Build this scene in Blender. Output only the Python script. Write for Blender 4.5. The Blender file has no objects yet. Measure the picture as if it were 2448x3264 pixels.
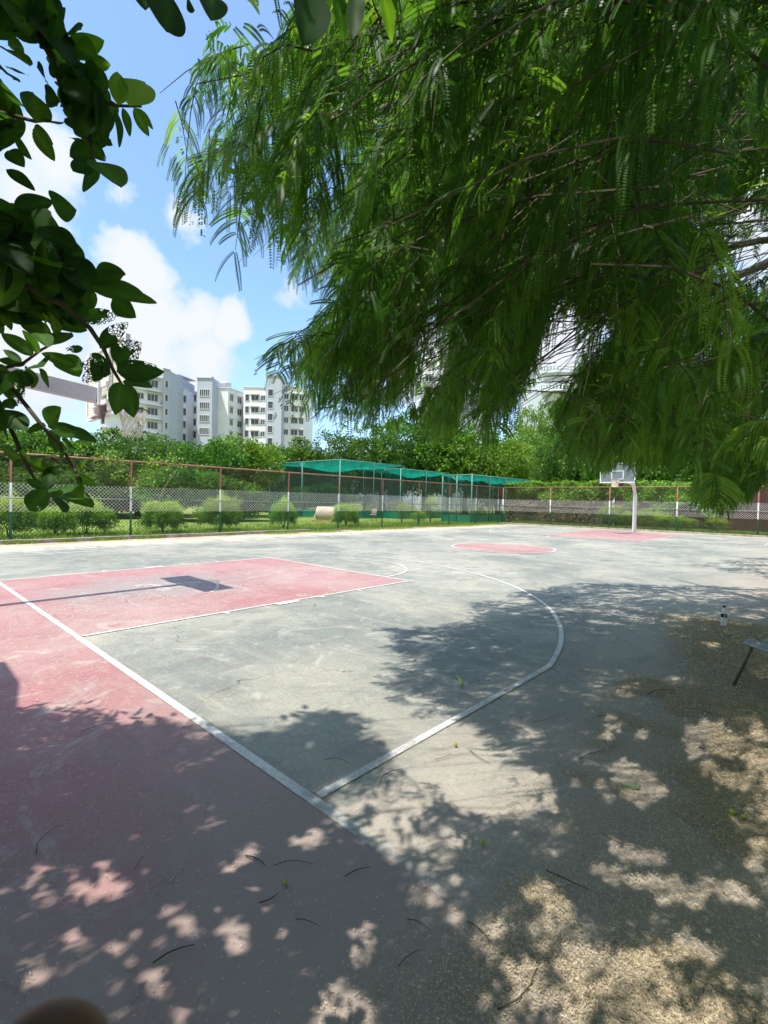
import bpy, math, random
import numpy as np
from mathutils import Vector, Matrix
random.seed(7); RNG = np.random.default_rng(11)
R = math.radians
scene = bpy.context.scene
COL = scene.collection

# ------------------------------------------------------------------ camera model (from court markings)
CX, CY, CH, YAW, PITCH, ROLL, FPX = -1.605, -8.559, 1.597, 0.746, -0.023, 0.021, 1528.24
CAM = np.array([CX, CY, CH])
F_ = np.array([math.cos(PITCH)*math.cos(YAW), math.cos(PITCH)*math.sin(YAW), math.sin(PITCH)])
R0 = np.array([math.sin(YAW), -math.cos(YAW), 0.0]); U0 = np.cross(R0, F_)
R_ = R0*math.cos(ROLL)+U0*math.sin(ROLL); U_ = -R0*math.sin(ROLL)+U0*math.cos(ROLL)
S = 2448/1659.0
def ray(px, py): return F_ + (px*S-1224)/FPX*R_ - (py*S-1632)/FPX*U_
def W(px, py, depth): return CAM + depth*ray(px, py)
def G(px, py, z=0.0):
    d = ray(px, py); t = (z-CH)/d[2]; return CAM+t*d
def project(P):
    d = P-CAM; z = d@F_; zz = np.where(z > 1e-3, z, 1e-3)
    return (1224+FPX*(d@R_)/zz)/S, (1632-FPX*(d@U_)/zz)/S, z
SUNV = np.array([-0.445, 0.0, 1.0])          # towards the sun

cam_d = bpy.data.cameras.new('camera'); cam = bpy.data.objects.new('camera', cam_d); COL.objects.link(cam)
cam_d.sensor_fit = 'VERTICAL'; cam_d.sensor_height = 36; cam_d.sensor_width = 27
cam_d.lens = FPX/3264*36; cam_d.clip_start = 0.005; cam_d.clip_end = 3000
m = Matrix.Identity(4)
for i in range(3):
    m[i][0], m[i][1], m[i][2], m[i][3] = R_[i], U_[i], -F_[i], CAM[i]
cam.matrix_world = m; scene.camera = cam
cam_d.dof.use_dof = True; cam_d.dof.focus_distance = 6.0; cam_d.dof.aperture_fstop = 17

# ------------------------------------------------------------------ helpers
def tag(o, label=None, cat=None, group=None, kind=None):
    if label: o['label'] = label
    if cat: o['category'] = cat
    if group: o['group'] = group
    if kind: o['kind'] = kind
    return o
def empty(name, loc=(0, 0, 0), rz=0.0):
    o = bpy.data.objects.new(name, None); COL.objects.link(o); o.location = [float(v) for v in loc]; o.rotation_euler = (0, 0, rz)
    o.empty_display_size = .1
    return o
def copy_tree(o, parent=None):
    c = o.copy(); COL.objects.link(c); c.parent = parent
    for ch in [k for k in bpy.data.objects if k.parent is o]: copy_tree(ch, c)
    return c
class MB:
    def __init__(s): s.v = []; s.f = []
    def add(s, v, f):
        n = len(s.v); s.v += [tuple(float(a) for a in p) for p in v]; s.f += [tuple(n+i for i in q) for q in f]
    def box(s, c, d, rz=0.0, rot=None):
        v = []
        for z in (-.5, .5):
            for x, y in ((-.5, -.5), (.5, -.5), (.5, .5), (-.5, .5)): v.append(Vector((x*d[0], y*d[1], z*d[2])))
        M = rot if rot is not None else Matrix.Rotation(rz, 3, 'Z')
        v = [M @ p + Vector([float(a) for a in c]) for p in v]
        s.add(v, [(0, 3, 2, 1), (4, 5, 6, 7), (0, 1, 5, 4), (1, 2, 6, 5), (2, 3, 7, 6), (3, 0, 4, 7)]); return s
    def beam(s, a, b, w, h):
        a = Vector([float(t) for t in a]); b = Vector([float(t) for t in b]); d = b-a; L = d.length; d.normalize()
        up = Vector((0, 0, 1)) if abs(d.z) < .95 else Vector((1, 0, 0))
        sd = d.cross(up).normalized(); u = sd.cross(d).normalized()
        M = Matrix((d, sd, u)).transposed(); s.box((a+b)/2, (L, w, h), rot=M); return s
    def tube(s, pts, r, n=6, caps=True, closed=False):
        pts = [Vector([float(t) for t in p]) for p in pts]; k = len(pts)
        rr = r if hasattr(r, '__len__') else [r]*k
        base = len(s.v); ref = None
        for i, p in enumerate(pts):
            if closed: t = pts[(i+1) % k]-pts[i-1]
            else: t = pts[min(i+1, k-1)]-pts[max(i-1, 0)]
            t.normalize()
            if ref is None: ref = t.orthogonal().normalized()
            ref = (ref-t*ref.dot(t)).normalized(); b = t.cross(ref)
            for j in range(n):
                a = 2*math.pi*j/n; q = p+(ref*math.cos(a)+b*math.sin(a))*rr[i]; s.v.append(tuple(q))
        for i in range(k if closed else k-1):
            i2 = (i+1) % k
            for j in range(n):
                s.f.append((base+i*n+j, base+i*n+(j+1) % n, base+i2*n+(j+1) % n, base+i2*n+j))
        if caps and not closed:
            s.f.append(tuple(base+j for j in reversed(range(n)))); s.f.append(tuple(base+(k-1)*n+j for j in range(n)))
        return s
    def lathe(s, prof, c=(0, 0, 0), n=24):
        base = len(s.v)
        for r, z in prof:
            for j in range(n):
                a = 2*math.pi*j/n; s.v.append((c[0]+r*math.cos(a), c[1]+r*math.sin(a), c[2]+z))
        for i in range(len(prof)-1):
            for j in range(n): s.f.append((base+i*n+j, base+i*n+(j+1) % n, base+(i+1)*n+(j+1) % n, base+(i+1)*n+j))
        return s
    def build(s, name, mat, parent=None, smooth=False, bevel=0):
        me = bpy.data.meshes.new(name); me.from_pydata(s.v, [], s.f); me.update()
        if smooth: me.shade_smooth()
        o = bpy.data.objects.new(name, me); COL.objects.link(o); me.materials.append(mat)
        if parent: o.parent = parent
        if bevel:
            b = o.modifiers.new('bevel', 'BEVEL'); b.width = bevel; b.segments = 2; b.limit_method = 'ANGLE'
        return o
def np_mesh(name, V, Q, mat, parent=None, attrs=None, smooth=False, mats=None, midx=None):
    """V (n,3) verts, Q (m,k) faces of k corners"""
    me = bpy.data.meshes.new(name); k = Q.shape[1]
    me.vertices.add(len(V)); me.vertices.foreach_set('co', np.ascontiguousarray(V, np.float32).ravel())
    me.loops.add(Q.size); me.loops.foreach_set('vertex_index', np.ascontiguousarray(Q, np.int32).ravel())
    me.polygons.add(len(Q)); me.polygons.foreach_set('loop_start', np.arange(0, Q.size, k, dtype=np.int32))
    if attrs:
        for an, av in attrs.items():
            a = me.attributes.new(an, 'FLOAT', 'POINT'); a.data.foreach_set('value', np.ascontiguousarray(av, np.float32).ravel())
    if mats:
        for q in mats: me.materials.append(q)
    else: me.materials.append(mat)
    me.update(calc_edges=True)
    if midx is not None: me.polygons.foreach_set('material_index', np.ascontiguousarray(midx, np.int32))
    if smooth: me.shade_smooth()
    o = bpy.data.objects.new(name, me); COL.objects.link(o)
    if parent: o.parent = parent
    return o
def nrm(a): return a/np.maximum(np.linalg.norm(a, axis=-1, keepdims=True), 1e-9)
def in_poly(x, y, poly):
    x = np.asarray(x); y = np.asarray(y); ins = np.zeros(x.shape, bool); n = len(poly); j = n-1
    for i in range(n):
        xi, yi = poly[i]; xj, yj = poly[j]
        c = ((yi > y) != (yj > y)) & (x < (xj-xi)*(y-yi)/((yj-yi) if yj != yi else 1e-9)+xi)
        ins ^= c; j = i
    return ins
def sm(a, b, x):
    t = np.clip((x-a)/(b-a), 0, 1); return t*t*(3-2*t)
_T = RNG.random((64, 64))
def vnoise(x, y):
    xi = np.floor(x).astype(int); yi = np.floor(y).astype(int); fx = x-xi; fy = y-yi
    fx = fx*fx*(3-2*fx); fy = fy*fy*(3-2*fy)
    g = lambda a, b: _T[a % 64, b % 64]
    return (g(xi, yi)*(1-fx)+g(xi+1, yi)*fx)*(1-fy)+(g(xi, yi+1)*(1-fx)+g(xi+1, yi+1)*fx)*fy

# ------------------------------------------------------------------ materials
class NT:
    def __init__(s, name):
        s.m = bpy.data.materials.new(name); s.m.use_nodes = True; s.t = s.m.node_tree; s.t.nodes.clear()
        s.out = s.n('ShaderNodeOutputMaterial')
    def n(s, ty, **kw):
        nd = s.t.nodes.new(ty)
        for k, v in kw.items():
            if k in nd.inputs.keys() if hasattr(nd, 'inputs') else False: nd.inputs[k].default_value = v
            else: setattr(nd, k, v)
        return nd
    def l(s, a, b): s.t.links.new(a, b)
    def co(s): return s.n('ShaderNodeTexCoord').outputs['Object']
    def noise(s, vec, scale, detail=6, rough=.6, dist=0.0, st=(1, 1, 1)):
        mp = s.n('ShaderNodeMapping'); mp.inputs['Scale'].default_value = st; s.l(vec, mp.inputs['Vector'])
        nz = s.n('ShaderNodeTexNoise'); nz.inputs['Scale'].default_value = scale; nz.inputs['Detail'].default_value = detail
        nz.inputs['Roughness'].default_value = rough; nz.inputs['Distortion'].default_value = dist
        s.l(mp.outputs[0], nz.inputs['Vector']); return nz.outputs['Fac']
    def rng(s, v, a, b, c=0.0, d=1.0):
        r = s.n('ShaderNodeMapRange'); r.inputs['From Min'].default_value = a; r.inputs['From Max'].default_value = b
        r.inputs['To Min'].default_value = c; r.inputs['To Max'].default_value = d; s.l(v, r.inputs['Value']); return r.outputs[0]
    def mix(s, fac, a, b):
        x = s.n('ShaderNodeMix'); x.data_type = 'RGBA'
        if isinstance(fac, (int, float)): x.inputs[0].default_value = fac
        else: s.l(fac, x.inputs[0])
        for i, c in ((6, a), (7, b)):
            if isinstance(c, tuple): x.inputs[i].default_value = (*c, 1)
            else: s.l(c, x.inputs[i])
        return x.outputs[2]
    def math(s, op, a, b=None, clamp=False):
        x = s.n('ShaderNodeMath'); x.operation = op; x.use_clamp = clamp
        for i, c in enumerate((a, b)):
            if c is None: continue
            if isinstance(c, (int, float)): x.inputs[i].default_value = c
            else: s.l(c, x.inputs[i])
        return x.outputs[0]
    def pbr(s, col, rough=.7, metal=0.0, bump=None, bstr=.3, bdist=.01, spec=.4, trans=0.0, ior=1.45):
        p = s.n('ShaderNodeBsdfPrincipled')
        if isinstance(col, tuple): p.inputs['Base Color'].default_value = (*col, 1)
        else: s.l(col, p.inputs['Base Color'])
        if isinstance(rough, (int, float)): p.inputs['Roughness'].default_value = rough
        else: s.l(rough, p.inputs['Roughness'])
        p.inputs['Metallic'].default_value = metal; p.inputs['Specular IOR Level'].default_value = spec
        p.inputs['Transmission Weight'].default_value = trans; p.inputs['IOR'].default_value = ior
        if bump is not None:
            b = s.n('ShaderNodeBump'); b.inputs['Strength'].default_value = bstr; b.inputs['Distance'].default_value = bdist
            s.l(bump, b.inputs['Height']); s.l(b.outputs[0], p.inputs['Normal'])
        return p.outputs[0]
    def done(s, sh): s.l(sh, s.out.inputs['Surface']); return s.m
def simple(name, col, rough=.6, metal=0.0, var=.25, scale=8, dirt=None, spec=.4, bstr=.15):
    t = NT(name); c = t.co(); nz = t.noise(c, scale, 6); nz2 = t.noise(c, scale*6, 4)
    dk = tuple(a*(1-var) for a in col); lt = tuple(min(1, a*(1+var*.6)) for a in col)
    cc = t.mix(t.rng(nz, .3, .7), dk, lt)
    if dirt: cc = t.mix(t.rng(nz2, .52, .75, 0, .7), cc, dirt)
    return t.done(t.pbr(cc, rough, metal, nz2, bstr, .003, spec))
def leafmat(name, dark, mid, light, transl=.4, rough=.45, tscale=1.6, holes=False, spec=.35, objcoord=False):
    t = NT(name); a = t.n('ShaderNodeAttribute'); a.attribute_name = 'tone'; v = a.outputs['Fac']
    c = t.mix(t.rng(v, 0, .55), dark, mid); c = t.mix(t.rng(v, .55, 1), c, light)
    oi = t.n('ShaderNodeObjectInfo')
    hs = t.n('ShaderNodeHueSaturation'); t.l(c, hs.inputs['Color'])
    t.l(t.rng(oi.outputs['Random'], 0, 1, .485, .512), hs.inputs['Hue']); t.l(t.rng(oi.outputs['Random'], 0, 1, .85, 1.15), hs.inputs['Value'])
    c = hs.outputs[0]
    fa = t.n('ShaderNodeAttribute'); fa.attribute_type = 'OBJECT'; fa.attribute_name = 'fresh'; c = t.mix(fa.outputs['Fac'], c, (.33, .46, .055))
    p = t.pbr(c, rough, 0, None, spec=spec)
    tr = t.n('ShaderNodeBsdfTranslucent')
    tc = t.n('ShaderNodeMix'); tc.data_type = 'RGBA'; tc.blend_type = 'MULTIPLY'; tc.inputs[0].default_value = 1
    t.l(c, tc.inputs[6]); tc.inputs[7].default_value = (tscale*1.05, tscale*1.1, tscale*.35, 1); t.l(tc.outputs[2], tr.inputs['Color'])
    mx = t.n('ShaderNodeMixShader'); mx.inputs[0].default_value = transl; t.l(p, mx.inputs[1]); t.l(tr.outputs[0], mx.inputs[2])
    sh = mx.outputs[0]
    if holes:
        h = t.n('ShaderNodeAttribute'); h.attribute_name = 'eaten'
        co = t.co(); vo = t.n('ShaderNodeTexVoronoi'); vo.feature = 'DISTANCE_TO_EDGE'; vo.inputs['Scale'].default_value = 190
        t.l(co, vo.inputs['Vector']); nz = t.noise(co, 26, 2)
        cell = t.rng(vo.outputs['Distance'], .11, .14)
        big = t.math('GREATER_THAN', t.math('ADD', nz, t.math('MULTIPLY', h.outputs['Fac'], .38)), .84)
        k = t.math('MULTIPLY', cell, big)
        tp = t.n('ShaderNodeBsdfTransparent'); m2 = t.n('ShaderNodeMixShader'); t.l(k, m2.inputs[0]); t.l(sh, m2.inputs[1]); t.l(tp.outputs[0], m2.inputs[2]); sh = m2.outputs[0]
    return t.done(sh)

def court_material(name, base, dusty, dark, wear_center=None, ygate=False):
    t = NT(name); c = t.co()
    big = t.noise(c, .35, 8, .62, .8); med = t.noise(c, 1.7, 8, .65, .5, (1, 1.6, 1)); fine = t.noise(c, 38, 6, .75); grain = t.noise(c, 260, 3, .8)
    streak = t.noise(c, 2.2, 8, .7, 1.2, (1.0, .28, 1))
    col = t.mix(t.rng(big, .42, .64), base, dusty)
    col = t.mix(t.rng(med, .50, .72, 0, .75), col, dark)
    col = t.mix(t.rng(streak, .50, .74, 0, .7), col, dusty)
    if wear_center:
        sx = t.n('ShaderNodeSeparateXYZ'); t.l(c, sx.inputs[0])
        dx = t.math('MULTIPLY', t.math('SUBTRACT', sx.outputs['X'], wear_center[0]), 1/1.75)
        dy = t.math('MULTIPLY', t.math('SUBTRACT', sx.outputs['Y'], wear_center[1]), 1/1.25)
        d = t.math('SQRT', t.math('ADD', t.math('POWER', t.math('ABSOLUTE', dx), 2.0), t.math('POWER', t.math('ABSOLUTE', dy), 2.0)))
        k = t.rng(t.math('ADD', d, t.rng(med, .3, .7, -.6, .6)), .5, 1.3, .85, 0)
        col = t.mix(k, col, (.30, .29, .275))
        k2 = t.rng(t.math('ADD', d, t.rng(t.noise(c, 4, 7, .7, .5), .3, .7, -.9, .9)), -.1, .12, .9, 0)
        col = t.mix(k2, col, (.52, .50, .42))
    col = t.mix(t.rng(fine, .38, .66, 0, .42), col, dark)
    scuff = t.noise(c, 9, 9, .78, 2.2, (1, .35, 1)); col = t.mix(t.rng(scuff, .54, .66, 0, .38), col, (.50, .47, .40))
    scf2 = t.noise(c, 13, 9, .8, 1.5, (.4, 1, 1)); col = t.mix(t.rng(scf2, .56, .70, 0, .40), col, tuple(a*.72 for a in dark))
    speck = t.rng(t.noise(c, 95, 2, .5), .66, .72, 0, .55)
    col = t.mix(speck, col, (.62, .58, .48))
    col = t.mix(t.rng(grain, .35, .7, 0, .22), col, tuple(a*.45 for a in dark))
    wv = t.n('ShaderNodeVectorMath'); wv.operation = 'MULTIPLY_ADD'; wn_ = t.n('ShaderNodeTexNoise'); wn_.inputs['Scale'].default_value = 1.3; wn_.inputs['Detail'].default_value = 7; t.l(c, wn_.inputs['Vector'])
    t.l(wn_.outputs['Color'], wv.inputs[0]); wv.inputs[1].default_value = (.9, .9, 0); t.l(c, wv.inputs[2])
    vo = t.n('ShaderNodeTexVoronoi'); vo.feature = 'DISTANCE_TO_EDGE'; vo.inputs['Scale'].default_value = .42; t.l(wv.outputs[0], vo.inputs['Vector'])
    ck = t.math('MULTIPLY', t.rng(vo.outputs['Distance'], .0, .0035, .75, 0), t.rng(t.noise(c, .8, 3), .47, .56)); col = t.mix(ck, col, tuple(a*.35 for a in dark))
    st_ = t.noise(c, .9, 10, .75, 3.0); col = t.mix(t.rng(st_, .56, .60, 0, .22), col, tuple(a*.8 for a in dark)); col = t.mix(t.rng(t.noise(c, 1.4, 10, .72, 2.2), .57, .63, 0, .35), col, (.50, .48, .42))
    # dust blown in from the edges, near side and behind the baseline
    sx = t.n('ShaderNodeSeparateXYZ'); t.l(c, sx.inputs[0])
    e = t.math('ADD', t.rng(sx.outputs['Y'], -5.6, -7.9, 0, 1.0), t.rng(med, .3, .7, -.4, .4))
    col = t.mix(t.rng(e, .2, .95, 0, .85), col, (.36, .31, .26))
    if ygate:   # years of dust under the tree have greyed the red paint
        e3 = t.math('ADD', t.math('ADD', t.rng(sx.outputs['Y'], -3.6, -6.6, 0, .62), t.rng(sx.outputs['X'], -.9, .4, 0, .35)), t.rng(big, .3, .7, -.25, .25))
        e3 = t.math('MULTIPLY', e3, t.rng(sx.outputs['Y'], -3.0, -4.6, 0, 1))
        col = t.mix(t.rng(e3, .05, .9, 0, .82), col, (.295, .24, .212))
    kk = t.rng(t.math('ADD', sx.outputs['Y'], t.rng(med, .3, .7, -.35, .35)), -7.25, -8.05, 0, 1)
    col = t.mix(kk, col, t.mix(t.rng(fine, .38, .66), t.mix(t.rng(big, .4, .6), (.31, .27, .235), (.38, .33, .27)), (.235, .20, .17)))
    straw = t.math('MULTIPLY', t.math('MULTIPLY', t.rng(sx.outputs['Y'], -7.3, -8.4, 0, .8), t.rng(sx.outputs['X'], 3.5, 7, 1, .35)), t.rng(t.noise(c, 1.6, 7, .7, .4), .38, .70, .1, .8)); col = t.mix(straw, col, t.mix(t.rng(t.noise(c, 130, 3, .8), .4, .6), (.27, .235, .17), (.45, .385, .275)))
    e2 = t.math('ADD', t.rng(sx.outputs['Y'], 6.2, 9.0, 0, 1.0), t.rng(streak, .3, .7, -.5, .5))
    col = t.mix(t.rng(e2, .3, .9, 0, .8), col, (.50, .45, .36))
    return t.done(t.pbr(col, .85, 0, fine, .35, .004, .25))
M = {}
M['grey'] = court_material('court_grey_paint', (.222, .238, .212), (.45, .425, .345), (.155, .162, .148))
M['red'] = court_material('court_red_paint', (.40, .185, .186), (.44, .31, .28), (.28, .15, .152), (2.0, 0.15), True)
def line_mat():
    t = NT('worn_line_paint'); c = t.co(); a = t.noise(c, 6, 8, .75, .5); b = t.noise(c, 70, 5, .7)
    sx = t.n('ShaderNodeSeparateXYZ'); t.l(c, sx.inputs[0])
    edge = t.rng(sx.outputs['Y'], -6.4, -7.4, 0, .93)
    col = t.mix(t.rng(a, .5, .8, 0, .7), (.62, .615, .57), (.40, .39, .355))
    col = t.mix(t.rng(b, .48, .66, 0, .7), col, (.36, .36, .33))
    k = t.math('ADD', edge, t.rng(a, .35, .65, -.25, .25), clamp=True)
    p = t.pbr(col, .8, 0, b, .2, .002, .25)
    # paint that has worn off shows the court below
    tp = t.n('ShaderNodeBsdfTransparent'); mx = t.n('ShaderNodeMixShader'); t.l(t.math('MULTIPLY', k, .95), mx.inputs[0])
    t.l(p, mx.inputs[1]); t.l(tp.outputs[0], mx.inputs[2]); return t.done(mx.outputs[0])
M['line'] = line_mat()
def dirt_mat():
    t = NT('dry_dusty_earth'); c = t.co(); a = t.noise(c, .6, 8, .65, .6); b = t.noise(c, 7, 7, .7); f = t.noise(c, 90, 4, .7)
    col = t.mix(t.rng(a, .35, .65), (.33, .27, .19), (.50, .43, .32)); col = t.mix(t.rng(b, .45, .7, 0, .6), col, (.25, .19, .125))
    col = t.mix(t.rng(f, .5, .7, 0, .4), col, (.58, .50, .38)); return t.done(t.pbr(col, .95, 0, b, .5, .02, .1))
M['dirt'] = dirt_mat()
def lawn_mat():
    t = NT('lawn_ground'); c = t.co(); a = t.noise(c, .5, 8, .65, .6); b = t.noise(c, 9, 7, .7)
    col = t.mix(t.rng(a, .35, .62), (.15, .23, .045), (.28, .34, .09)); col = t.mix(t.rng(a, .60, .72, 0, .9), col, (.42, .36, .22))
    col = t.mix(t.rng(b, .45, .7, 0, .6), col, (.11, .17, .035)); return t.done(t.pbr(col, .95, 0, b, .6, .04, .1))
M['lawn'] = lawn_mat()
M['concrete'] = simple('weathered_concrete', (.34, .31, .27), .9, 0, .45, 3, (.16, .13, .10))
M['bark'] = simple('rough_bark', (.13, .105, .08), .95, 0, .5, 9, (.22, .19, .15), bstr=.8)
M['barkpale'] = simple('pale_bark', (.20, .17, .14), .95, 0, .5, 14, (.10, .08, .06), bstr=.8)
M['twig'] = simple('green_brown_twig', (.10, .085, .05), .8, 0, .4, 20)
M['drytwig'] = simple('dry_twig', (.085, .062, .045), .9, 0, .5, 30)
M['strawtwig'] = simple('straw_coloured_twig', (.40, .32, .20), .9, 0, .4, 30)
def band_mat(name, zs, cols, rough=.45, dirt=.3):
    t = NT(name); c = t.co(); sx = t.n('ShaderNodeSeparateXYZ'); t.l(c, sx.inputs[0])
    nz = t.noise(c, 5, 6, .7)
    z = t.math('ADD', sx.outputs['Z'], t.rng(nz, .3, .7, -.012, .012))
    col = cols[0]
    for zz, cc in zip(zs, cols[1:]): col = t.mix(t.math('GREATER_THAN', z, zz), col, cc)
    col = t.mix(t.rng(t.noise(c, 22, 6, .75), .55, .75, 0, dirt), col, (.16, .09, .05))
    return t.done(t.pbr(col, rough, 0, nz, .1, .002, .4))
GREENP, WHITEP, BROWNP = (.02, .135, .09), (.74, .76, .76), (.235, .085, .06)
M['post'] = band_mat('banded_post_paint', (1.0, 1.93), (GREENP, WHITEP, BROWNP))
M['wire'] = band_mat('banded_wire_paint', (1.0, 1.93), ((.06, .12, .07), (.74, .74, .72), (.11, .085, .065)), .5, .2)
M['rail'] = simple('brown_rail_paint', (.33, .15, .11), .5, 0, .35, 6, (.12, .06, .04))
M['rail2'] = simple('grey_green_rail_paint', (.20, .25, .22), .5, 0, .35, 6, (.12, .08, .05))
M['whitemetal'] = simple('white_painted_steel', (.74, .75, .78), .4, 0, .12, 4, (.42, .38, .33))
M['greymetal'] = simple('grey_painted_steel', (.50, .50, .57), .45, 0, .12, 3, (.40, .38, .40))
M['cream'] = simple('cream_backboard_back', (.62, .63, .50), .5, 0, .12, 3, (.48, .45, .36))
M['darkrim'] = simple('dark_rim_paint', (.05, .035, .035), .5, 0, .3, 10)
M['netcord'] = simple('white_net_cord', (.72, .68, .58), .9, 0, .2, 30)
M['rust'] = simple('rusty_bracket', (.24, .19, .17), .8, 0, .5, 20)
def acrylic():
    t = NT('clear_backboard'); p = t.pbr((.20, .24, .26), .25, 0, spec=.5)
    tp = t.n('ShaderNodeBsdfTransparent'); mx = t.n('ShaderNodeMixShader'); mx.inputs[0].default_value = .35
    t.l(p, mx.inputs[1]); t.l(tp.outputs[0], mx.inputs[2]); return t.done(mx.outputs[0])
M['acrylic'] = acrylic()
def netting(name, col, see, tr=.5):
    t = NT(name); c = t.co(); nz = t.noise(c, 1.3, 6, .6, .5)
    cc = t.mix(t.rng(nz, .35, .65), tuple(a*.75 for a in col), tuple(a*1.15 for a in col))
    d = t.n('ShaderNodeBsdfDiffuse'); t.l(cc, d.inputs[0]); l = t.n('ShaderNodeBsdfTranslucent'); t.l(cc, l.inputs[0])
    m1 = t.n('ShaderNodeMixShader'); m1.inputs[0].default_value = tr; t.l(d.outputs[0], m1.inputs[1]); t.l(l.outputs[0], m1.inputs[2])
    tp = t.n('ShaderNodeBsdfTransparent'); m2 = t.n('ShaderNodeMixShader'); t.l(t.rng(nz, .3, .7, see*.7, see*1.3), m2.inputs[0])
    t.l(m1.outputs[0], m2.inputs[1]); t.l(tp.outputs[0], m2.inputs[2]); return t.done(m2.outputs[0])
M['roofnet'] = netting('green_shade_net', (.012, .40, .29), .30)
M['wallnet'] = netting('dark_green_side_net', (.02, .10, .07), .62)
M['lownet'] = netting('green_ground_strip_net', (.02, .30, .20), .2)
M['greensteel'] = simple('green_painted_pole', (.10, .30, .24), .5, 0, .3, 6)
M['bwhite'] = simple('white_facade_paint', (.76, .78, .82), .85, 0, .10, .15, (.58, .60, .63), bstr=.02)
M['bgrey'] = simple('grey_facade_paint', (.42, .46, .54), .85, 0, .06, .15, bstr=.02)
M['bcream'] = simple('pale_facade_paint', (.62, .67, .70), .85, 0, .08, .2, bstr=.02)
M['pane'] = simple('dark_window_glass', (.07, .085, .11), .15, 0, .5, .4, spec=.6)
M['winframe'] = simple('white_window_frame', (.62, .63, .64), .6, 0, .1, 2)
M['tank'] = simple('grey_water_tank', (.45, .48, .50), .6, 0, .15, 1)
M['leafbg'] = leafmat('background_foliage', (.022, .066, .012), (.062, .155, .025), (.17, .30, .045), .42, .5)
M['leafbush'] = leafmat('bush_foliage', (.04, .10, .015), (.13, .25, .03), (.42, .52, .06), .38, .45)
M['leafvine'] = leafmat('creeper_foliage', (.045, .12, .018), (.11, .24, .04), (.25, .40, .07), .35, .45)
M['dryvine'] = leafmat('dry_creeper', (.09, .07, .045), (.17, .13, .08), (.26, .21, .12), .2, .8, .9)
M['frond'] = leafmat('feathery_leaflets', (.038, .094, .019), (.092, .180, .036), (.24, .35, .075), .54, .42, 1.9)
M['broad'] = leafmat('broad_leaves', (.022, .060, .020), (.060, .155, .030), (.17, .32, .030), .5, .60, 1.8, holes=True, spec=.22)
M['grassblade'] = leafmat('grass_blades', (.10, .17, .03), (.22, .32, .06), (.42, .42, .15), .35, .6)
M['litter'] = leafmat('dried_leaflets', (.24, .19, .12), (.52, .43, .28), (.72, .64, .46), .15, .8, .8)
M['fruit'] = simple('green_fruit_skin', (.28, .36, .05), .45, 0, .25, 40)
M['fruitpale'] = simple('pale_fruit_skin', (.58, .58, .45), .5, 0, .2, 40)
M['pod'] = simple('green_pod_skin', (.12, .22, .04), .5, 0, .3, 30)
M['seat'] = simple('grey_plastic_seat', (.26, .28, .29), .33, 0, .15, 12, (.25, .24, .21))
M['chairleg'] = simple('brown_steel_tube', (.10, .075, .06), .45, 0, .35, 25, (.19, .15, .12))
M['oldseat'] = simple('faded_brown_seat', (.24, .19, .15), .6, 0, .2, 8)
M['roller'] = simple('pale_concrete_roller', (.50, .42, .33), .9, 0, .2, 3, (.35, .28, .2))
M['wood'] = simple('orange_brown_timber', (.42, .26, .13), .8, 0, .3, 6)
M['rustwall'] = simple('red_brown_sheet_wall', (.05, .020, .016), .8, 0, .35, 2, (.03, .016, .012))
M['plankwall'] = simple('pale_plank_wall', (.36, .29, .23), .85, 0, .3, 3, (.2, .14, .1))
M['stonewall'] = simple('grey_plinth_wall', (.26, .22, .17), .9, 0, .4, 2, (.16, .12, .08))
M['black'] = simple('black_plastic', (.012, .012, .013), .4, 0, .1, 10)
M['label'] = simple('black_paper_label', (.012, .012, .014), .4, 0, .1, 10)
M['labelmark'] = simple('white_label_print', (.7, .7, .7), .5, 0, .1, 10)
t = NT('clear_bottle_plastic'); M['pet'] = t.done(t.pbr((.93, .95, .97), .12, 0, spec=.8, trans=.55, ior=1.15))
t = NT('water'); M['skin'] = simple('brown_skin', (.13, .052, .024), .55, 0, .12, 60)
M['nail'] = simple('finger_nail', (.42, .25, .18), .35, 0, .08, 60)

# ------------------------------------------------------------------ world and sun
world = bpy.data.worlds.new('World'); scene.world = world; world.use_nodes = True
wt = world.node_tree; wt.nodes.clear()
def wn(ty): return wt.nodes.new(ty)
wo = wn('ShaderNodeOutputWorld'); sky = wn('ShaderNodeTexSky'); sky.sky_type = 'NISHITA'; sky.sun_disc = False
sky.sun_elevation = math.atan2(1, .445); sky.sun_rotation = R(270); sky.altitude = 50; sky.air_density = 1.0; sky.dust_density = 1.2; sky.ozone_density = 1.6
bg = wn('ShaderNodeBackground'); bg.inputs[1].default_value = .15
sg = wn('ShaderNodeMix'); sg.data_type = 'RGBA'; sg.blend_type = 'MULTIPLY'; sg.inputs[0].default_value = 1; sg.inputs[7].default_value = (.80, 1.0, 1.14, 1)
wt.links.new(sky.outputs[0], sg.inputs[6]); wt.links.new(sg.outputs[2], bg.inputs[0])
tc = wn('ShaderNodeTexCoord')
def wmath(op, a, b=None, clamp=False):
    x = wn('ShaderNodeMath'); x.operation = op; x.use_clamp = clamp
    for i, c in enumerate((a, b)):
        if c is None: continue
        if isinstance(c, (int, float)): x.inputs[i].default_value = c
        else: wt.links.new(c, x.inputs[i])
    return x.outputs[0]
def wnoise(scale, detail, rough=.55):
    n = wn('ShaderNodeTexNoise'); n.inputs['Scale'].default_value = scale; n.inputs['Detail'].default_value = detail; n.inputs['Roughness'].default_value = rough
    wt.links.new(tc.outputs['Generated'], n.inputs['Vector']); return n
wz = wnoise(7, 5); wp = wn('ShaderNodeVectorMath'); wp.operation = 'MULTIPLY_ADD'
wt.links.new(wz.outputs['Color'], wp.inputs[0]); wp.inputs[1].default_value = (.09, .09, .09)
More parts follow.
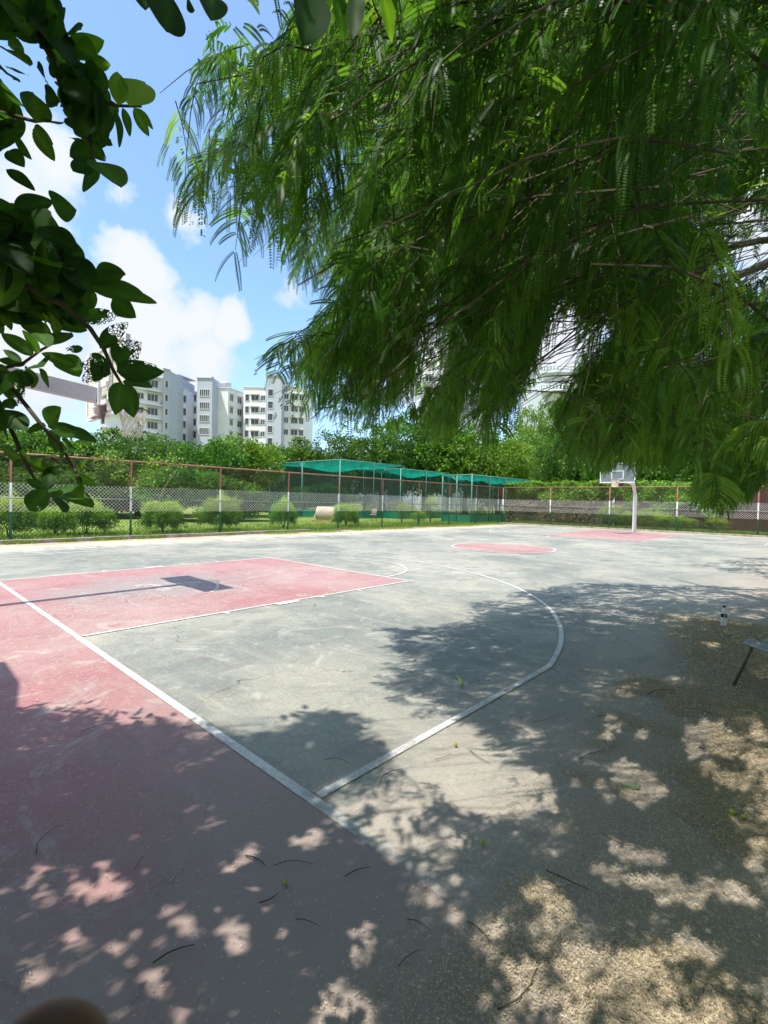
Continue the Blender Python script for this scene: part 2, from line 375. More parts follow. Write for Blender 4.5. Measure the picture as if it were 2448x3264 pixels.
sb = wn('ShaderNodeVectorMath'); sb.operation = 'ADD'; wt.links.new(tc.outputs['Generated'], sb.inputs[0]); sb.inputs[1].default_value = (-.045, -.045, -.045)
wt.links.new(sb.outputs[0], wp.inputs[2])
clouds = [(265, 560, 80, 1), (300, 600, 90, 1), (250, 640, 95, 1), (330, 690, 120, 1), (430, 690, 85, 1), (500, 705, 70, 1), (300, 770, 140, .9), (440, 770, 110, .75), (450, 835, 70, 1),
          (390, 465, 60, .5), (275, 425, 55, .45), (110, 330, 110, .8), (60, 420, 130, .7), (60, 780, 200, .75), (640, 640, 50, .4), (900, 780, 150, .8), (1200, 760, 160, .8), (-300, 500, 260, .9), (1700, 400, 300, .8), (1250, 650, 200, .7)]
acc = None
behind = [(-.75, -.5, .35, .75), (-.3, -.9, .3, .6), (-.9, .15, .25, .6), (.55, -.8, .35, .6), (-.2, -.3, .95, .45), (-.6, .75, .4, .35)]   # unseen clouds added to lift and neutralise the ambient light in the shade
for (px, py, r, a) in clouds+behind:
    if abs(px) <= 1.5: d = np.array([px, py, r]); d = d/np.linalg.norm(d); rad = a; a = 1.0
    else: d = ray(px, py); k = 1/np.linalg.norm(d); d = d*k; rad = r/1036*k
    dm = wn('ShaderNodeVectorMath'); dm.operation = 'DISTANCE'; wt.links.new(wp.outputs[0], dm.inputs[0]); dm.inputs[1].default_value = tuple(d)
    v = wmath('MULTIPLY', wmath('SUBTRACT', 1.0, wmath('MULTIPLY', dm.outputs['Value'], 1/rad)), a*1.0)
    acc = v if acc is None else wmath('MAXIMUM', acc, v)
fb = wnoise(22, 7, .6)
den = wmath('ADD', acc, wmath('MULTIPLY', wmath('SUBTRACT', fb.outputs['Fac'], .5), .75))
mr = wn('ShaderNodeMapRange'); mr.interpolation_type = 'SMOOTHSTEP'; mr.inputs['From Min'].default_value = .04; mr.inputs['From Max'].default_value = .42; wt.links.new(den, mr.inputs['Value'])
# high thin haze everywhere near the horizon
sxyz = wn('ShaderNodeSeparateXYZ'); wt.links.new(tc.outputs['Generated'], sxyz.inputs[0])
hz = wn('ShaderNodeMapRange'); hz.inputs['From Min'].default_value = .0; hz.inputs['From Max'].default_value = .35; hz.inputs['To Min'].default_value = .5; hz.inputs['To Max'].default_value = .16
wt.links.new(sxyz.outputs['Z'], hz.inputs['Value'])
facm = wmath('MAXIMUM', mr.outputs[0], hz.outputs[0], True)
cb = wn('ShaderNodeBackground'); cm = wn('ShaderNodeMix'); cm.data_type = 'RGBA'
cs = wn('ShaderNodeMapRange'); cs.inputs['From Min'].default_value = .1; cs.inputs['From Max'].default_value = .6; wt.links.new(den, cs.inputs['Value'])
wt.links.new(cs.outputs[0], cm.inputs[0]); cm.inputs[6].default_value = (.58, .74, .95, 1); cm.inputs[7].default_value = (.80, .84, .90, 1)
wt.links.new(cm.outputs[2], cb.inputs[0]); cb.inputs[1].default_value = .58
ms = wn('ShaderNodeMixShader'); wt.links.new(facm, ms.inputs[0]); wt.links.new(bg.outputs[0], ms.inputs[1]); wt.links.new(cb.outputs[0], ms.inputs[2])
wt.links.new(ms.outputs[0], wo.inputs[0])
sd = bpy.data.lights.new('sun', 'SUN'); sun = bpy.data.objects.new('sun', sd); COL.objects.link(sun)
sd.energy = 3.35; sd.angle = R(.53); sd.color = (1, .955, .88)
sun.rotation_euler = Vector(SUNV).to_track_quat('Z', 'Y').to_euler(); sun.location = (-10, 0, 25)
scene.view_settings.view_transform = 'Standard'; scene.view_settings.look = 'None'; scene.view_settings.exposure = .98; scene.view_settings.gamma = 1
cy = scene.cycles; cy.max_bounces = 8; cy.diffuse_bounces = 4; cy.transmission_bounces = 6; cy.transparent_max_bounces = 12; cy.use_denoising = True
try: cy.denoising_use_gpu = False
except Exception: pass
cy.sample_clamp_indirect = 6

# ------------------------------------------------------------------ ground and court
def sheet(name, x0, y0, x1, y1, z, mat, kind='structure', sub=1):
    o = MB().add([(x0, y0, z), (x1, y0, z), (x1, y1, z), (x0, y1, z)], [(0, 1, 2, 3)])
    mb = MB(); mb.add([(x0, y0, z), (x1, y0, z), (x1, y1, z), (x0, y1, z)], [(0, 1, 2, 3)])
    o = mb.build(name, mat); o['kind'] = kind; return o
sheet('ground', -900, -900, 900, 900, -.014, M['dirt'])
sheet('lawn', -60, 10.75, 120, 120, -.006, M['lawn'])
sheet('lawn', 34.0, -60, 120, 10.75, -.0065, M['lawn'])
def blob_sheet(name, x0, y0, x1, y1, z, mat, wob, seed, step=.25):
    rr = random.Random(seed); pts = []
    def edge(a, b):
        L = math.dist(a, b); n = max(2, int(L/step)); nx, ny = (b[1]-a[1])/L, -(b[0]-a[0])/L
        for i in range(n):
            t = i/n; w = wob*(vnoise(np.array((a[0]+(b[0]-a[0])*t)*.9+seed), np.array((a[1]+(b[1]-a[1])*t)*.9))-.5)*2+rr.uniform(-.04, .04)*wob*2
            pts.append((a[0]+(b[0]-a[0])*t+nx*w, a[1]+(b[1]-a[1])*t+ny*w, z))
    c = [(x0, y0), (x1, y0), (x1, y1), (x0, y1)]
    for i in range(4): edge(c[i], c[(i+1) % 4])
    mb = MB(); mb.add(pts, [tuple(range(len(pts)))]); o = mb.build(name, mat); o['kind'] = 'structure'; return o
blob_sheet('court_surface', -6.5, -13.0, 31.6, 9.2, 0.0, M['grey'], .55, 3)
# red paint zones
mb = MB(); mb.add([(-6.2, -12.6, .004), (-.03, -12.6, .004), (-.03, 7.7, .004), (-6.2, 7.7, .004)], [(0, 1, 2, 3)])
mb.add([(.03, -2.45, .004), (5.8, -2.45, .004), (5.8, 2.45, .004), (.03, 2.45, .004)], [(0, 1, 2, 3)])
mb.add([(28-5.8, -2.45, .004), (30.5, -2.45, .004), (30.5, 2.45, .004), (28-5.8, 2.45, .004)], [(0, 1, 2, 3)])
mb.add([(14+1.8*math.cos(a*math.pi/32), 1.8*math.sin(a*math.pi/32), .004) for a in range(64)], [tuple(range(64))])
o = mb.build('court_red_zones', M['red']); o['kind'] = 'structure'
LB = MB(); LW = .06
def lseg(a, b, w=LW, z=.008):
    a = Vector(a); b = Vector(b); d = (b-a).normalized(); n = Vector((-d.y, d.x))*w/2
    k = max(1, int((b-a).length/.5)); 
    for i in range(k):
        p = a+(b-a)*(i/k); q = a+(b-a)*((i+1)/k)
        LB.add([(p.x-n.x, p.y-n.y, z), (q.x-n.x, q.y-n.y, z), (q.x+n.x, q.y+n.y, z), (p.x+n.x, p.y+n.y, z)], [(0, 1, 2, 3)])
def larc(c, r, a0, a1, w=LW, z=.008, n=72):
    for i in range(n):
        u = a0+(a1-a0)*i/n; v = a0+(a1-a0)*(i+1)/n; p = []
        for rr, aa in ((r-w/2, u), (r+w/2, u), (r+w/2, v), (r-w/2, v)): p.append((c[0]+rr*math.cos(aa), c[1]+rr*math.sin(aa), z))
        LB.add(p, [(0, 1, 2, 3)])
lseg((0, -7.5), (0, 7.5), .062); lseg((28, -7.5), (28, 7.5))
lseg((.05, -7.53), (28, -7.53), .06, .0085); lseg((.05, 7.53), (28, 7.53), .06, .0085)
for sgn, bx in ((1, 0), (-1, 28)):
    x = lambda v: bx+sgn*v
    lseg((x(.045), -2.45), (x(5.77), -2.45), .05, .0083); lseg((x(.045), 2.45), (x(5.77), 2.45), .05, .0083); lseg((x(5.8), -2.5), (x(5.8), 2.5), .05)
    a0 = -math.pi/2 if sgn > 0 else math.pi/2
    larc((x(5.83), 0), 1.8, a0, a0+math.pi, .05, .0087)
    ang = math.acos(6.6/6.74); xs = 6.74*math.sin(ang)
    b = math.asin(6.6/6.74)
    if sgn > 0: larc((1.575, 0), 6.74, -b, b, .055)
    else: larc((28-1.575, 0), 6.74, math.pi-b, math.pi+b, .06)
    ex = 1.575+6.74*math.cos(b)
    lseg((x(.045), -6.6), (x(ex), -6.6), .055, .0092); lseg((x(.045), 6.6), (x(ex), 6.6), .06, .0092)
    for yy in (-2.53, 2.53):
        for k in (1.75, 2.6, 3.45, 4.3):
            LB.add([(x(k), yy-.05, .0095), (x(k)+sgn*(.4 if k == 2.6 else .06), yy-.05, .0095), (x(k)+sgn*(.4 if k == 2.6 else .06), yy+.05, .0095), (x(k), yy+.05, .0095)], [(0, 1, 2, 3)])
larc((14, 0), 1.8, 0, 2*math.pi, .06, .0098)
lseg((14, -7.48), (14, 7.48), .05, .0104)
# faded no-charge arc under the near hoop
larc((1.575, 0), 1.25, -.95, .6, .03, .0086, 24)
o = LB.build('court_lines', M['line']); o['kind'] = 'structure'
# flaked paint chips in the key
V = []; Q = []
for i in range(900):
    cx = RNG.normal(1.35, .8); cy2 = RNG.normal(-.15, .8); s_ = RNG.uniform(.004, .02); a = RNG.uniform(0, 6.28)
    n = len(V)
    for k in range(4): V.append((cx+s_*math.cos(a+k*1.57)*RNG.uniform(.5, 1.4), cy2+s_*math.sin(a+k*1.57)*RNG.uniform(.5, 1.4), .0075))
    Q.append((n, n+1, n+2, n+3))
o = np_mesh('paint_flakes', np.array(V), np.array(Q), M['fruitpale']); tag(o, 'white paint flakes scattered over the near red key', 'flakes', kind='stuff')

# kerb along the fence
kb = MB()
x = -8.0
rr = random.Random(4)
while x < 12.4:
    L = rr.uniform(1.2, 2.2); kb.box((x+L/2, 10.36+rr.uniform(-.015, .015), .05), (L-.012, .18, .13+rr.uniform(-.02, .01))); x += L
o = kb.build('kerb', M['concrete'], bevel=.012); o['kind'] = 'structure'
kb = MB(); x = -12
while x < 10.6:
    L = rr.uniform(1.5, 2.4); kb.box((33.0, x+L/2, .035), (.18, L-.012, .10)); x += L
o = kb.build('kerb', M['concrete'], bevel=.012); o['kind'] = 'structure'

# ------------------------------------------------------------------ chain link fences
def wires(x0, x1, z0, z1, pitch=.085, r=.0034, saw=None):
    """diamond wire between local x0..x1 at y=0; returns V,Q"""
    V = []; Q = []; H = z1-z0
    for dirn in (1, -1):
        k0 = x0-H if dirn > 0 else x0; n = int((x1-x0+H)/pitch)+1
        for i in range(n):
            xs = (x0-H if dirn > 0 else x0)+i*pitch
            a = [xs, z0]; b = [xs+dirn*H, z1]
            def cut(a, b):
                for s_ in (0, 1):
                    pass
                ta, tb = 0.0, 1.0; dx = b[0]-a[0]
                for lim, sg in ((x0, 1), (x1, -1)):
                    fa = sg*(a[0]-lim); fb = sg*(b[0]-lim)
                    if fa < 0 and fb < 0: return None
                    if fa < 0: ta = max(ta, fa/(fa-fb))
                    if fb < 0: tb = min(tb, fa/(fa-fb))
                if tb <= ta: return None
                L = lambda t: (a[0]+dx*t, a[1]+(b[1]-a[1])*t)
                return L(ta), L(tb)
            c = cut(a, b)
            if c is None: continue
            (ax, az), (bx, bz) = c
            if abs(bx-ax) < .02: continue
            yo = .004*dirn; n0 = len(V)
            L = math.hypot(bx-ax, bz-az); nx, nz = -(bz-az)/L*r, (bx-ax)/L*r
            nb = max(1, int(L/.6))
            for k in range(nb+1):
                t = k/nb; px_ = ax+(bx-ax)*t; pz_ = az+(bz-az)*t; bow = .02*math.sin(px_*1.7+pz_*2.1)
                V += [(px_+nx, yo+bow, pz_+nz), (px_-nx*.5, yo+bow+r*.87, pz_-nz*.5), (px_-nx*.5, yo+bow-r*.87, pz_-nz*.5)]
            for k in range(nb):
                for j in range(3):
                    Q.append((n0+k*3+j, n0+k*3+(j+1) % 3, n0+(k+1)*3+(j+1) % 3, n0+(k+1)*3+j))
    return np.array(V), np.array(Q)
def make_fence(label, origin, ang, posts, HT=2.86, wire_to=None, r=.0042):
    f = empty('chain_link_fence', origin, ang); tag(f, label, 'fence')
    for p in posts:
        q = MB().tube([(p, 0, -.1), (p, 0, HT)], .037, 10); q.build('post', M['post'], f, True)
    a, b = posts[0], posts[-1]
    MB().tube([(a, .0, HT+.02), (b, .0, HT+.02)], .032, 10).build('top_rail', M['rail'], f, True)
    MB().tube([(a, -.045, 1.45), (b, -.045, 1.45)], .021, 8).build('middle_rail', M['rail2'], f, True)
    MB().beam((a, -.045, .07), (b, -.045, .07), .035, .035).build('bottom_rail', M['rail2'], f)
    for p, q in zip(posts[:-1], posts[1:]):
        V, Q = wires(p+.03, q-.03, .06, HT-.02, .125, r)
        np_mesh('wire_mesh', V, Q, M['wire'], f)
    return f
left_posts = [-9.2, -5.6, -2.05, 1.55, 5.15, 8.75, 12.3, 15.55, 19.0, 22.4, 25.8, 29.2, 32.45, 33.1]
make_fence('long chain link fence with green white and brown posts beside the lawn', (0, 10.62, 0), 0, left_posts, r=.0062)
FX = 33.15
far_posts = [0, 3.9, 8.1, 12.15, 16.2, 20.5, 24.5, 28.5]
make_fence('far chain link fence behind the distant hoop in front of the creepers', (FX, 10.55, 0), R(-90), far_posts[:], r=.0048)

# ------------------------------------------------------------------ hoops
def hoop_net(c, r0, r1, H, parent, rad=.006):
    n = MB(); k = 12; rows = 6
    def P(i, j):
        z = j/rows; r = r0+(r1-r0)*(z**.8); sw = .02*math.sin(3*z)
        return (c[0]+r*math.cos(2*math.pi*i/k)+sw, c[1]+r*math.sin(2*math.pi*i/k)+sw*.5, c[2]-H*z)
    for i in range(k):
        n.tube([P(i, 0), P(i+.1, 1), P(i+.0, 2)], rad, 4, False)
        n.tube([P(i+.5, 0), P(i+.3, 1), P(i+.5, 2)], rad, 4, False)
        for j in (2, 3, 4, 5):
            o0 = 0 if j % 2 == 0 else .5
            n.tube([P(i+o0, j), P(i+o0+.5, j+1)], rad, 4, False); n.tube([P(i+o0, j), P(i+o0-.5, j+1)], rad, 4, False)
            if j == 2: n.tube([P(i+.5, j), P(i+1, j+.6)], rad, 4, False)
    return n.build('net', M['netcord'], parent)
# near hoop, seen from behind
BX = 1.03; h = empty('basketball_hoop', (-1.9, 0, 0)); tag(h, 'near basketball hoop on a grey cantilever arm with cream backboard', 'basketball hoop')
ox = 1.9
MB().box((0, 0, 1.55), (.24, .24, 3.1)).build('pole', M['greymetal'], h, bevel=.01)
MB().beam((-.1, 0, 3.42), (ox+BX-.16, 0, 3.17), .16, .235).build('arm', M['greymetal'], h, bevel=.008)
bb = MB().box((ox+BX, 0, 3.425), (.03, 1.8, 1.05)).build('backboard', M['cream'], h)
fr = MB()
for (y, z, dy, dz) in ((-.9, 3.425, .05, 1.11), (.9, 3.425, .05, 1.11), (0, 2.885, 1.75, .05), (0, 3.965, 1.75, .05)): fr.box((ox+BX-.003, y, z), (.065, dy, dz))
fr.build('backboard_frame', M['whitemetal'], bb)
bk = MB()
for y in (-.32, .32): bk.box((ox+BX-.06, y, 3.4), (.05, .06, .95))
for z in (3.05, 3.32): bk.box((ox+BX-.10, 0, z), (.04, .7, .07))
bk.box((ox+BX-.13, 0, 3.19), (.05, .24, .34))
bk.build('bracket', M['whitemetal'], h)
MB().box((ox+BX-.07, 0, 2.93), (.06, .12, .22)).box((ox+BX-.05, 0, 2.80), (.03, .06, .12)).beam((ox+BX-.05, .0, 2.9), (ox+BX-.06, .55, 2.88), .03, .03).build('spring_bracket', M['rust'], h)
rc = (ox+BX+.385, 0, 3.03)
rm = MB().tube([(rc[0]+.228*math.cos(a*.2094), .228*math.sin(a*.2094), rc[2]) for a in range(30)], .011, 8, closed=True)
rm.beam((ox+BX+.01, -.07, rc[2]-.01), (rc[0]-.2, -.09, rc[2]-.01), .015, .02).beam((ox+BX+.01, .07, rc[2]-.01), (rc[0]-.2, .09, rc[2]-.01), .015, .02).box((ox+BX+.02, 0, rc[2]-.03), (.012, .2, .16))
rim = rm.build('rim', M['darkrim'], h, True); hoop_net(rc, .222, .125, .46, rim, .0065)
# far hoop
h = empty('basketball_hoop', (30.7, .18, 0)); tag(h, 'distant basketball hoop on a white pole before the far fence', 'basketball hoop')
MB().box((0, 0, 1.15), (.17, .19, 2.3)).build('pole', M['whitemetal'], h, bevel=.01)
MB().beam((0, 0, 2.24), (-.55, -.02, 2.95), .15, .18).beam((-.5, -.02, 2.9), (-3.55, -.1, 3.25), .13, .17).build('arm', M['whitemetal'], h, bevel=.008)
bbx = 26.78-30.7; by = -.12
b2 = MB().box((bbx, by, 3.425), (.025, 1.78, 1.03)).build('backboard', M['acrylic'], h)
fr = MB()
for (y, z, dy, dz) in ((-.9, 3.425, .05, 1.11), (.9, 3.425, .05, 1.11), (0, 2.90, 1.75, .055), (0, 3.965, 1.75, .05)): fr.box((bbx-.004, by+y, z), (.055, dy, dz))
for (y, z, dy, dz) in ((-.3, 3.3, .04, .45), (.3, 3.3, .04, .45), (0, 3.53, .64, .04), (0, 3.08, .64, .04)): fr.box((bbx-.018, by+y, z), (.016, dy, dz))
fr.build('backboard_frame', M['whitemetal'], b2)
MB().box((bbx+.06, by, 3.2), (.08, .5, .5)).build('bracket', M['whitemetal'], h)
rc = (bbx-.385, by, 3.05)
rm = MB().tube([(rc[0]+.228*math.cos(a*.2094), by+.228*math.sin(a*.2094), rc[2]) for a in range(30)], .012, 6, closed=True).box((bbx-.08, by, 3.03), (.16, .16, .03))
rim = rm.build('rim', M['darkrim'], h, True); hoop_net(rc, .222, .14, .42, rim, .013)

# ------------------------------------------------------------------ net cages
def cage(px, rx, lx, H, label, bays_x, bays_y):
    c0 = G(px[0], px[1], H); c1 = G(rx[0], rx[1], H); c2 = G(lx[0], lx[1], H)
    X0, Y0 = c0[0], c0[1]; LX = c1[0]-X0; LY = c2[1]-Y0
    e = empty('net_cage', (X0, Y0, 0)); tag(e, label, 'net cage', 'green cricket net cages on the lawn')
    for i in range(bays_x+1):
        for j in range(bays_y+1):
            if 0 < i < bays_x and 0 < j < bays_y: continue
            x, y = LX*i/bays_x, LY*j/bays_y
            q = MB().tube([(x, y, 0), (x, y, H)], .05, 6)
            ang = 0 if j in (0, bays_y) else math.pi/2
            for sg in (-1, 1):
                ex, ey = x+sg*.45*math.cos(ang), y+sg*.45*math.sin(ang)
                if -.05 < ex < LX+.05 and -.05 < ey < LY+.05: q.tube([(x, y, H-.5), (ex, ey, H-.03)], .03, 5)
            q.build('pole', M['greensteel'], e, True)
    fr = MB()
    for a, b in (((0, 0), (LX, 0)), ((LX, 0), (LX, LY)), ((LX, LY), (0, LY)), ((0, LY), (0, 0))): fr.tube([(*a, H+.02), (*b, H+.02)], .04, 6)
    fr.build('top_frame', M['greensteel'], e, True)
    n = 28; V = []; Q = []
    for i in range(n+1):
        for j in range(n+1):
            u, v = i/n, j/n
            sag = .34*(abs(math.sin(math.pi*u*bays_x))**.7)*(abs(math.sin(math.pi*v*bays_y))**.7)*(.6+.5*math.sin(u*7+v*3))+.2*math.sin(math.pi*u)*math.sin(math.pi*v)
            V.append((LX*u, LY*v, H-.02-sag))
    for i in range(n):
        for j in range(n): q = i*(n+1)+j; Q.append((q, q+1, q+n+2, q+n+1))
    np_mesh('roof_net', np.array(V), np.array(Q), M['roofnet'], e, smooth=True)
    for (a, b) in (((0, .06), (LX, .06)), ((.06, LY), (.06, 0)), ((LX, LY-.06), (0, LY-.06)), ((LX-.06, 0), (LX-.06, LY))):
        V = []; Q = []; n = 30
        for i in range(n+1):
            t = i/n; x = a[0]+(b[0]-a[0])*t; y = a[1]+(b[1]-a[1])*t; w = .12*math.sin(t*19)+.05*math.sin(t*47)
            nx, ny = (b[1]-a[1]), -(b[0]-a[0]); L = math.hypot(nx, ny); nx /= L; ny /= L
            V += [(x, y, H-.05), (x+nx*w, y+ny*w, H*.5), (x+nx*w*.8, y+ny*w*.8, .62)]
        for i in range(n): Q += [(i*3, i*3+1, i*3+4, i*3+3), (i*3+1, i*3+2, i*3+5, i*3+4)]
        np_mesh('side_net', np.array(V), np.array(Q), M['wallnet'], e, smooth=True)
        MB().add([(a[0], a[1], .01), (b[0], b[1], .01), (b[0], b[1], .6), (a[0], a[1], .6)], [(0, 1, 2, 3)]) 
        q = MB(); q.add([(a[0], a[1], .01), (b[0], b[1], .01), (b[0], b[1], .6), (a[0], a[1], .6)], [(0, 1, 2, 3)]); q.build('ground_strip', M['lownet'], e)
    return e
cage((735, 993), (875, 1007), (593, 1003.5), 5.0, 'largest green net cage, its high corner pole nearest the concrete roller', 2, 2)
cage((866, 1013), (972, 1023), (790, 1016.5), 4.5, 'middle green net cage behind the first and before the far one', 2, 2)
cage((1020, 1026), (1136, 1039.5), (956, 1027.5), 3.7, 'long low looking green net cage running towards the fence corner', 4, 2)

# ------------------------------------------------------------------ things on the lawn
g = G(706, 1126)
r_ = empty('pitch_roller', (g[0], g[1], 0), R(38)); tag(r_, 'pale concrete pitch roller with timber drawbar lying by the round bush', 'roller')
q = MB(); prof = [(0, -.75), (.50, -.75), (.54, -.70), (.55, -.3), (.55, .3), (.54, .70), (.50, .75), (0, .75)]; q.lathe(prof, (0, 0, 0), 32)
q.v = [(v[0], v[2], v[1]+.55) for v in q.v]; q.build('drum', M['roller'], r_, True)
MB().beam((-.2, -.8, .55), (-2.3, -.75, .12), .09, .09).beam((-.2, .8, .55), (-2.3, .5, .12), .09, .09).beam((-2.25, -.8, .14), (-2.25, .6, .14), .1, .1).box((-.1, -.82, .5), (.5, .05, .25)).build('drawbar', M['wood'], r_, bevel=.01)
def chair(name, loc, rz, seatm, legm, label, scale=1.0):
    e = empty(name, loc, rz); e.scale = (scale,)*3; tag(e, label, 'chair')
    # seat faces +x
    n = 12; V = []; Q = []
    def shell(u, v):   # u across -1..1, v along 0 front .. 1 back
        x = .23-.44*v; y = .225*u*(1-.10*v)
        z = .445-.012*math.cos(u*math.pi/2)-.035*math.sin(math.pi*min(v, 1))*math.cos(u*1.3)
        if v < .14: z -= .045*(1-v/.14)**2; 
        z -= .05*max(0, abs(u)-.82)/.18
        return x, y, z
    for th in (0, -.012):
        for i in range(n+1):
            for j in range(n+1):
                x, y, z = shell(-1+2*i/n, j/n); V.append((x, y, z+th))
    N = (n+1)**2
    for i in range(n):
        for j in range(n):
            q = i*(n+1)+j; Q.append((q, q+n+1, q+n+2, q+1)); Q.append((N+q, N+q+1, N+q+n+2, N+q+n+1))
    for i in range(n):
        for (a, b) in ((i, i+1), ((n*(n+1))+i+1, n*(n+1)+i)): Q.append((a, b, N+b, N+a))
        for (a, b) in (((i+1)*(n+1), i*(n+1)), (i*(n+1)+n, (i+1)*(n+1)+n)): Q.append((a, b, N+b, N+a))
    np_mesh('seat', np.array(V), np.array(Q), seatm, e, smooth=True)
    V = []; Q = []
    for th in (0, -.012):
        for i in range(n+1):
            for j in range(n+1):
                u = -1+2*i/n; v = j/n; V.append((-.20-.12*v-.03*math.cos(u*1.4)+th, .21*u*(1-.15*v*v), .47+.36*v-.03*u*u*v))
    for i in range(n):
        for j in range(n):
            q = i*(n+1)+j; Q.append((q, q+n+1, q+n+2, q+1)); Q.append((N+q, N+q+1, N+q+n+2, N+q+n+1))
    for i in range(n):
        for (a, b) in ((i, i+1), ((n*(n+1))+i+1, n*(n+1)+i)): Q.append((a, b, N+b, N+a))
        for (a, b) in (((i+1)*(n+1), i*(n+1)), (i*(n+1)+n, (i+1)*(n+1)+n)): Q.append((a, b, N+b, N+a))
    np_mesh('backrest', np.array(V), np.array(Q), seatm, e, smooth=True)
    for sy in (-1, 1):
        y = .17*sy
        MB().tube([(.30, y*1.176, .0), (.165, y, .33), (.145, y, .375), (.11, y, .395), (.0, y, .398)], .0125, 10).build('leg', legm, e, True)
        MB().tube([(-.29, y*1.176, .0), (-.17, y, .34), (-.14, y, .38), (-.10, y, .395), (.0, y, .3985)], .0125, 10).build('leg', legm, e, True)
        MB().tube([(-.16, y, .36), (-.19, y, .46), (-.26, y, .70)], .011, 8).build('back_support', legm, e, True)
    MB().tube([(.13, -.17, .385), (.13, .17, .385)], .011, 8).tube([(-.12, -.17, .385), (-.12, .17, .385)], .011, 8).box((.10, .17, .41), (.05, .03, .03)).box((.10, -.17, .41), (.05, .03, .03)).build('seat_frame', legm, e, True)
    return e
f0 = G(1584, 1482)
# nearest foot of the chair stands at f0; the seat faces the court
cr = R(141)
lx, ly = .30, -.20
chair('chair', (f0[0]-(lx*math.cos(cr)-ly*math.sin(cr)), f0[1]-(lx*math.sin(cr)+ly*math.cos(cr)), 0), cr, M['seat'], M['chairleg'], 'grey moulded chair with brown tube legs at the court edge beside the bottle')
g = G(806, 1124); chair('chair', (g[0], g[1], 0), R(-150), M['oldseat'], M['chairleg'], 'old faded brown chair standing on the lawn beyond the fence', 1.15)

# bottle
g = G(1563, 1354)
b = empty('water_bottle', (g[0], g[1], 0), 0); tag(b, 'clear water bottle with black cap and black label near the chair', 'bottle')
prof = [(0.0, .004), (.028, .002), (.034, .010), (.0355, .03)]
for i in range(7):
    z = .035+i*.014; prof += [(.0355, z), (.0335, z+.005), (.0335, z+.008), (.0355, z+.012)]
prof += [(.0355, .14), (.0355, .18), (.034, .186), (.029, .194), (.030, .205), (.0295, .225), (.022, .246), (.0135, .258), (.0135, .272)]
MB().lathe(prof, n=28).build('body', M['pet'], b, True)
MB().lathe([(0, .288), (.0150, .287), (.0155, .283), (.0155, .262), (.0150, .261)], n=24).build('cap', M['black'], b, True)
lb = MB().lathe([(.0361, .133), (.0364, .137), (.0364, .176), (.0361, .180)], n=28).build('label_band', M['label'], b, True)
am = math.atan2(CY-g[1], CX-g[0])+.22
q = MB()
q.box((.0372*math.cos(am), .0372*math.sin(am), .158), (.0012, .012, .030), am).box((.0372*math.cos(am), .0372*math.sin(am), .141), (.0012, .006, .006), am)
q.build('label_mark', M['labelmark'], lb)

# ------------------------------------------------------------------ foliage generators
def quads_leaf(P, D, Nn, L, Wd):
    """leaf quads: base P, axis D, width dir Nn"""
    V = np.stack([P, P+D*L[:, None]*.45+Nn*Wd[:, None]*.5, P+D*L[:, None], P+D*L[:, None]*.45-Nn*Wd[:, None]*.5], 1).reshape(-1, 3)
    Q = np.arange(len(V)).reshape(-1, 4); return V, Q
def rdir(n, rng): return nrm(rng.normal(size=(n, 3)))
def crown_mesh(name, rx, ry, rz, zc, nclump, nleaf, leaf, seed, shell=.65, bot=.85, lobes=9, fill=.12, csize=.55):
    rng = np.random.default_rng(seed)
    # lobes
    ld = rdir(lobes, rng); ld[:, 2] = ld[:, 2]*.8+.1; lc = ld*np.array([rx, ry, rz])*.55
    lr = rng.uniform(.35, .6, lobes)
    which = rng.integers(0, lobes, nclump); d = rdir(nclump, rng); pass
    rad = lr[which]*np.cbrt(rng.uniform(shell**3, 1, nclump))
    c = lc[which]+d*rad[:, None]*np.array([rx, ry, rz])
    inn = rng.random(nclump) < fill; c[inn] *= rng.uniform(.3, .9, (inn.sum(), 1))
    nL = nleaf; n = nclump*nL; cr = csize*rng.uniform(.5, 1.2, nclump)
    o = rdir(n, rng)*np.cbrt(rng.random(n))[:, None]; o[:, 2] *= .55
    P = np.repeat(c, nL, 0)+o*np.repeat(cr, nL)[:, None]
    D = nrm(o*.8+np.repeat(d, nL, 0)*.5+rdir(n, rng)*.6+np.array([0, 0, -.25])); Nn = nrm(np.cross(D, rdir(n, rng)))
    L = leaf*rng.uniform(.6, 1.3, n); V, Q = quads_leaf(P, D, Nn, L, L*.55); V[:, 2] += zc
    tone = np.clip(np.repeat(rng.beta(2, 2.4, nclump), nL)+rng.normal(0, .13, n), 0, 1)
    me_o = np_mesh(name, V, Q, M['leafbg'], attrs={'tone': np.repeat(tone, 4)})
    me = me_o.data; bpy.data.objects.remove(me_o); return me
def trunk_mesh(h, r, seed, branches=5, spread=2.0, ztop=None):
    rng = random.Random(seed); q = MB()
    q.tube([(0, 0, -.1), (.1*rng.uniform(-1, 1), .1, h*.4), (.25*rng.uniform(-1, 1), .2*rng.uniform(-1, 1), h)], [r*1.3, r, r*.75], 8)
    for i in range(branches):
        a = 6.28*i/branches+rng.uniform(-.4, .4); z0 = h*rng.uniform(.6, 1)
        q.tube([(0, 0, z0), (math.cos(a)*spread*.5, math.sin(a)*spread*.5, z0+spread*.5), (math.cos(a)*spread, math.sin(a)*spread, z0+spread*rng.uniform(.7, 1.3))], [r*.6, r*.4, r*.15], 6)
    o = q.build('trunk', M['bark'], None, True); me = o.data; bpy.data.objects.remove(o); return me
crowns = [crown_mesh('crown', 3.4, 3.4, 3.1, 0, 620, 26, .25, 100+i, csize=.62) for i in range(4)]
crownsL = [crown_mesh('crown', 3.4, 3.4, 3.1, 0, 760, 30, .17, 200+i, lobes=14, csize=.42) for i in range(2)]
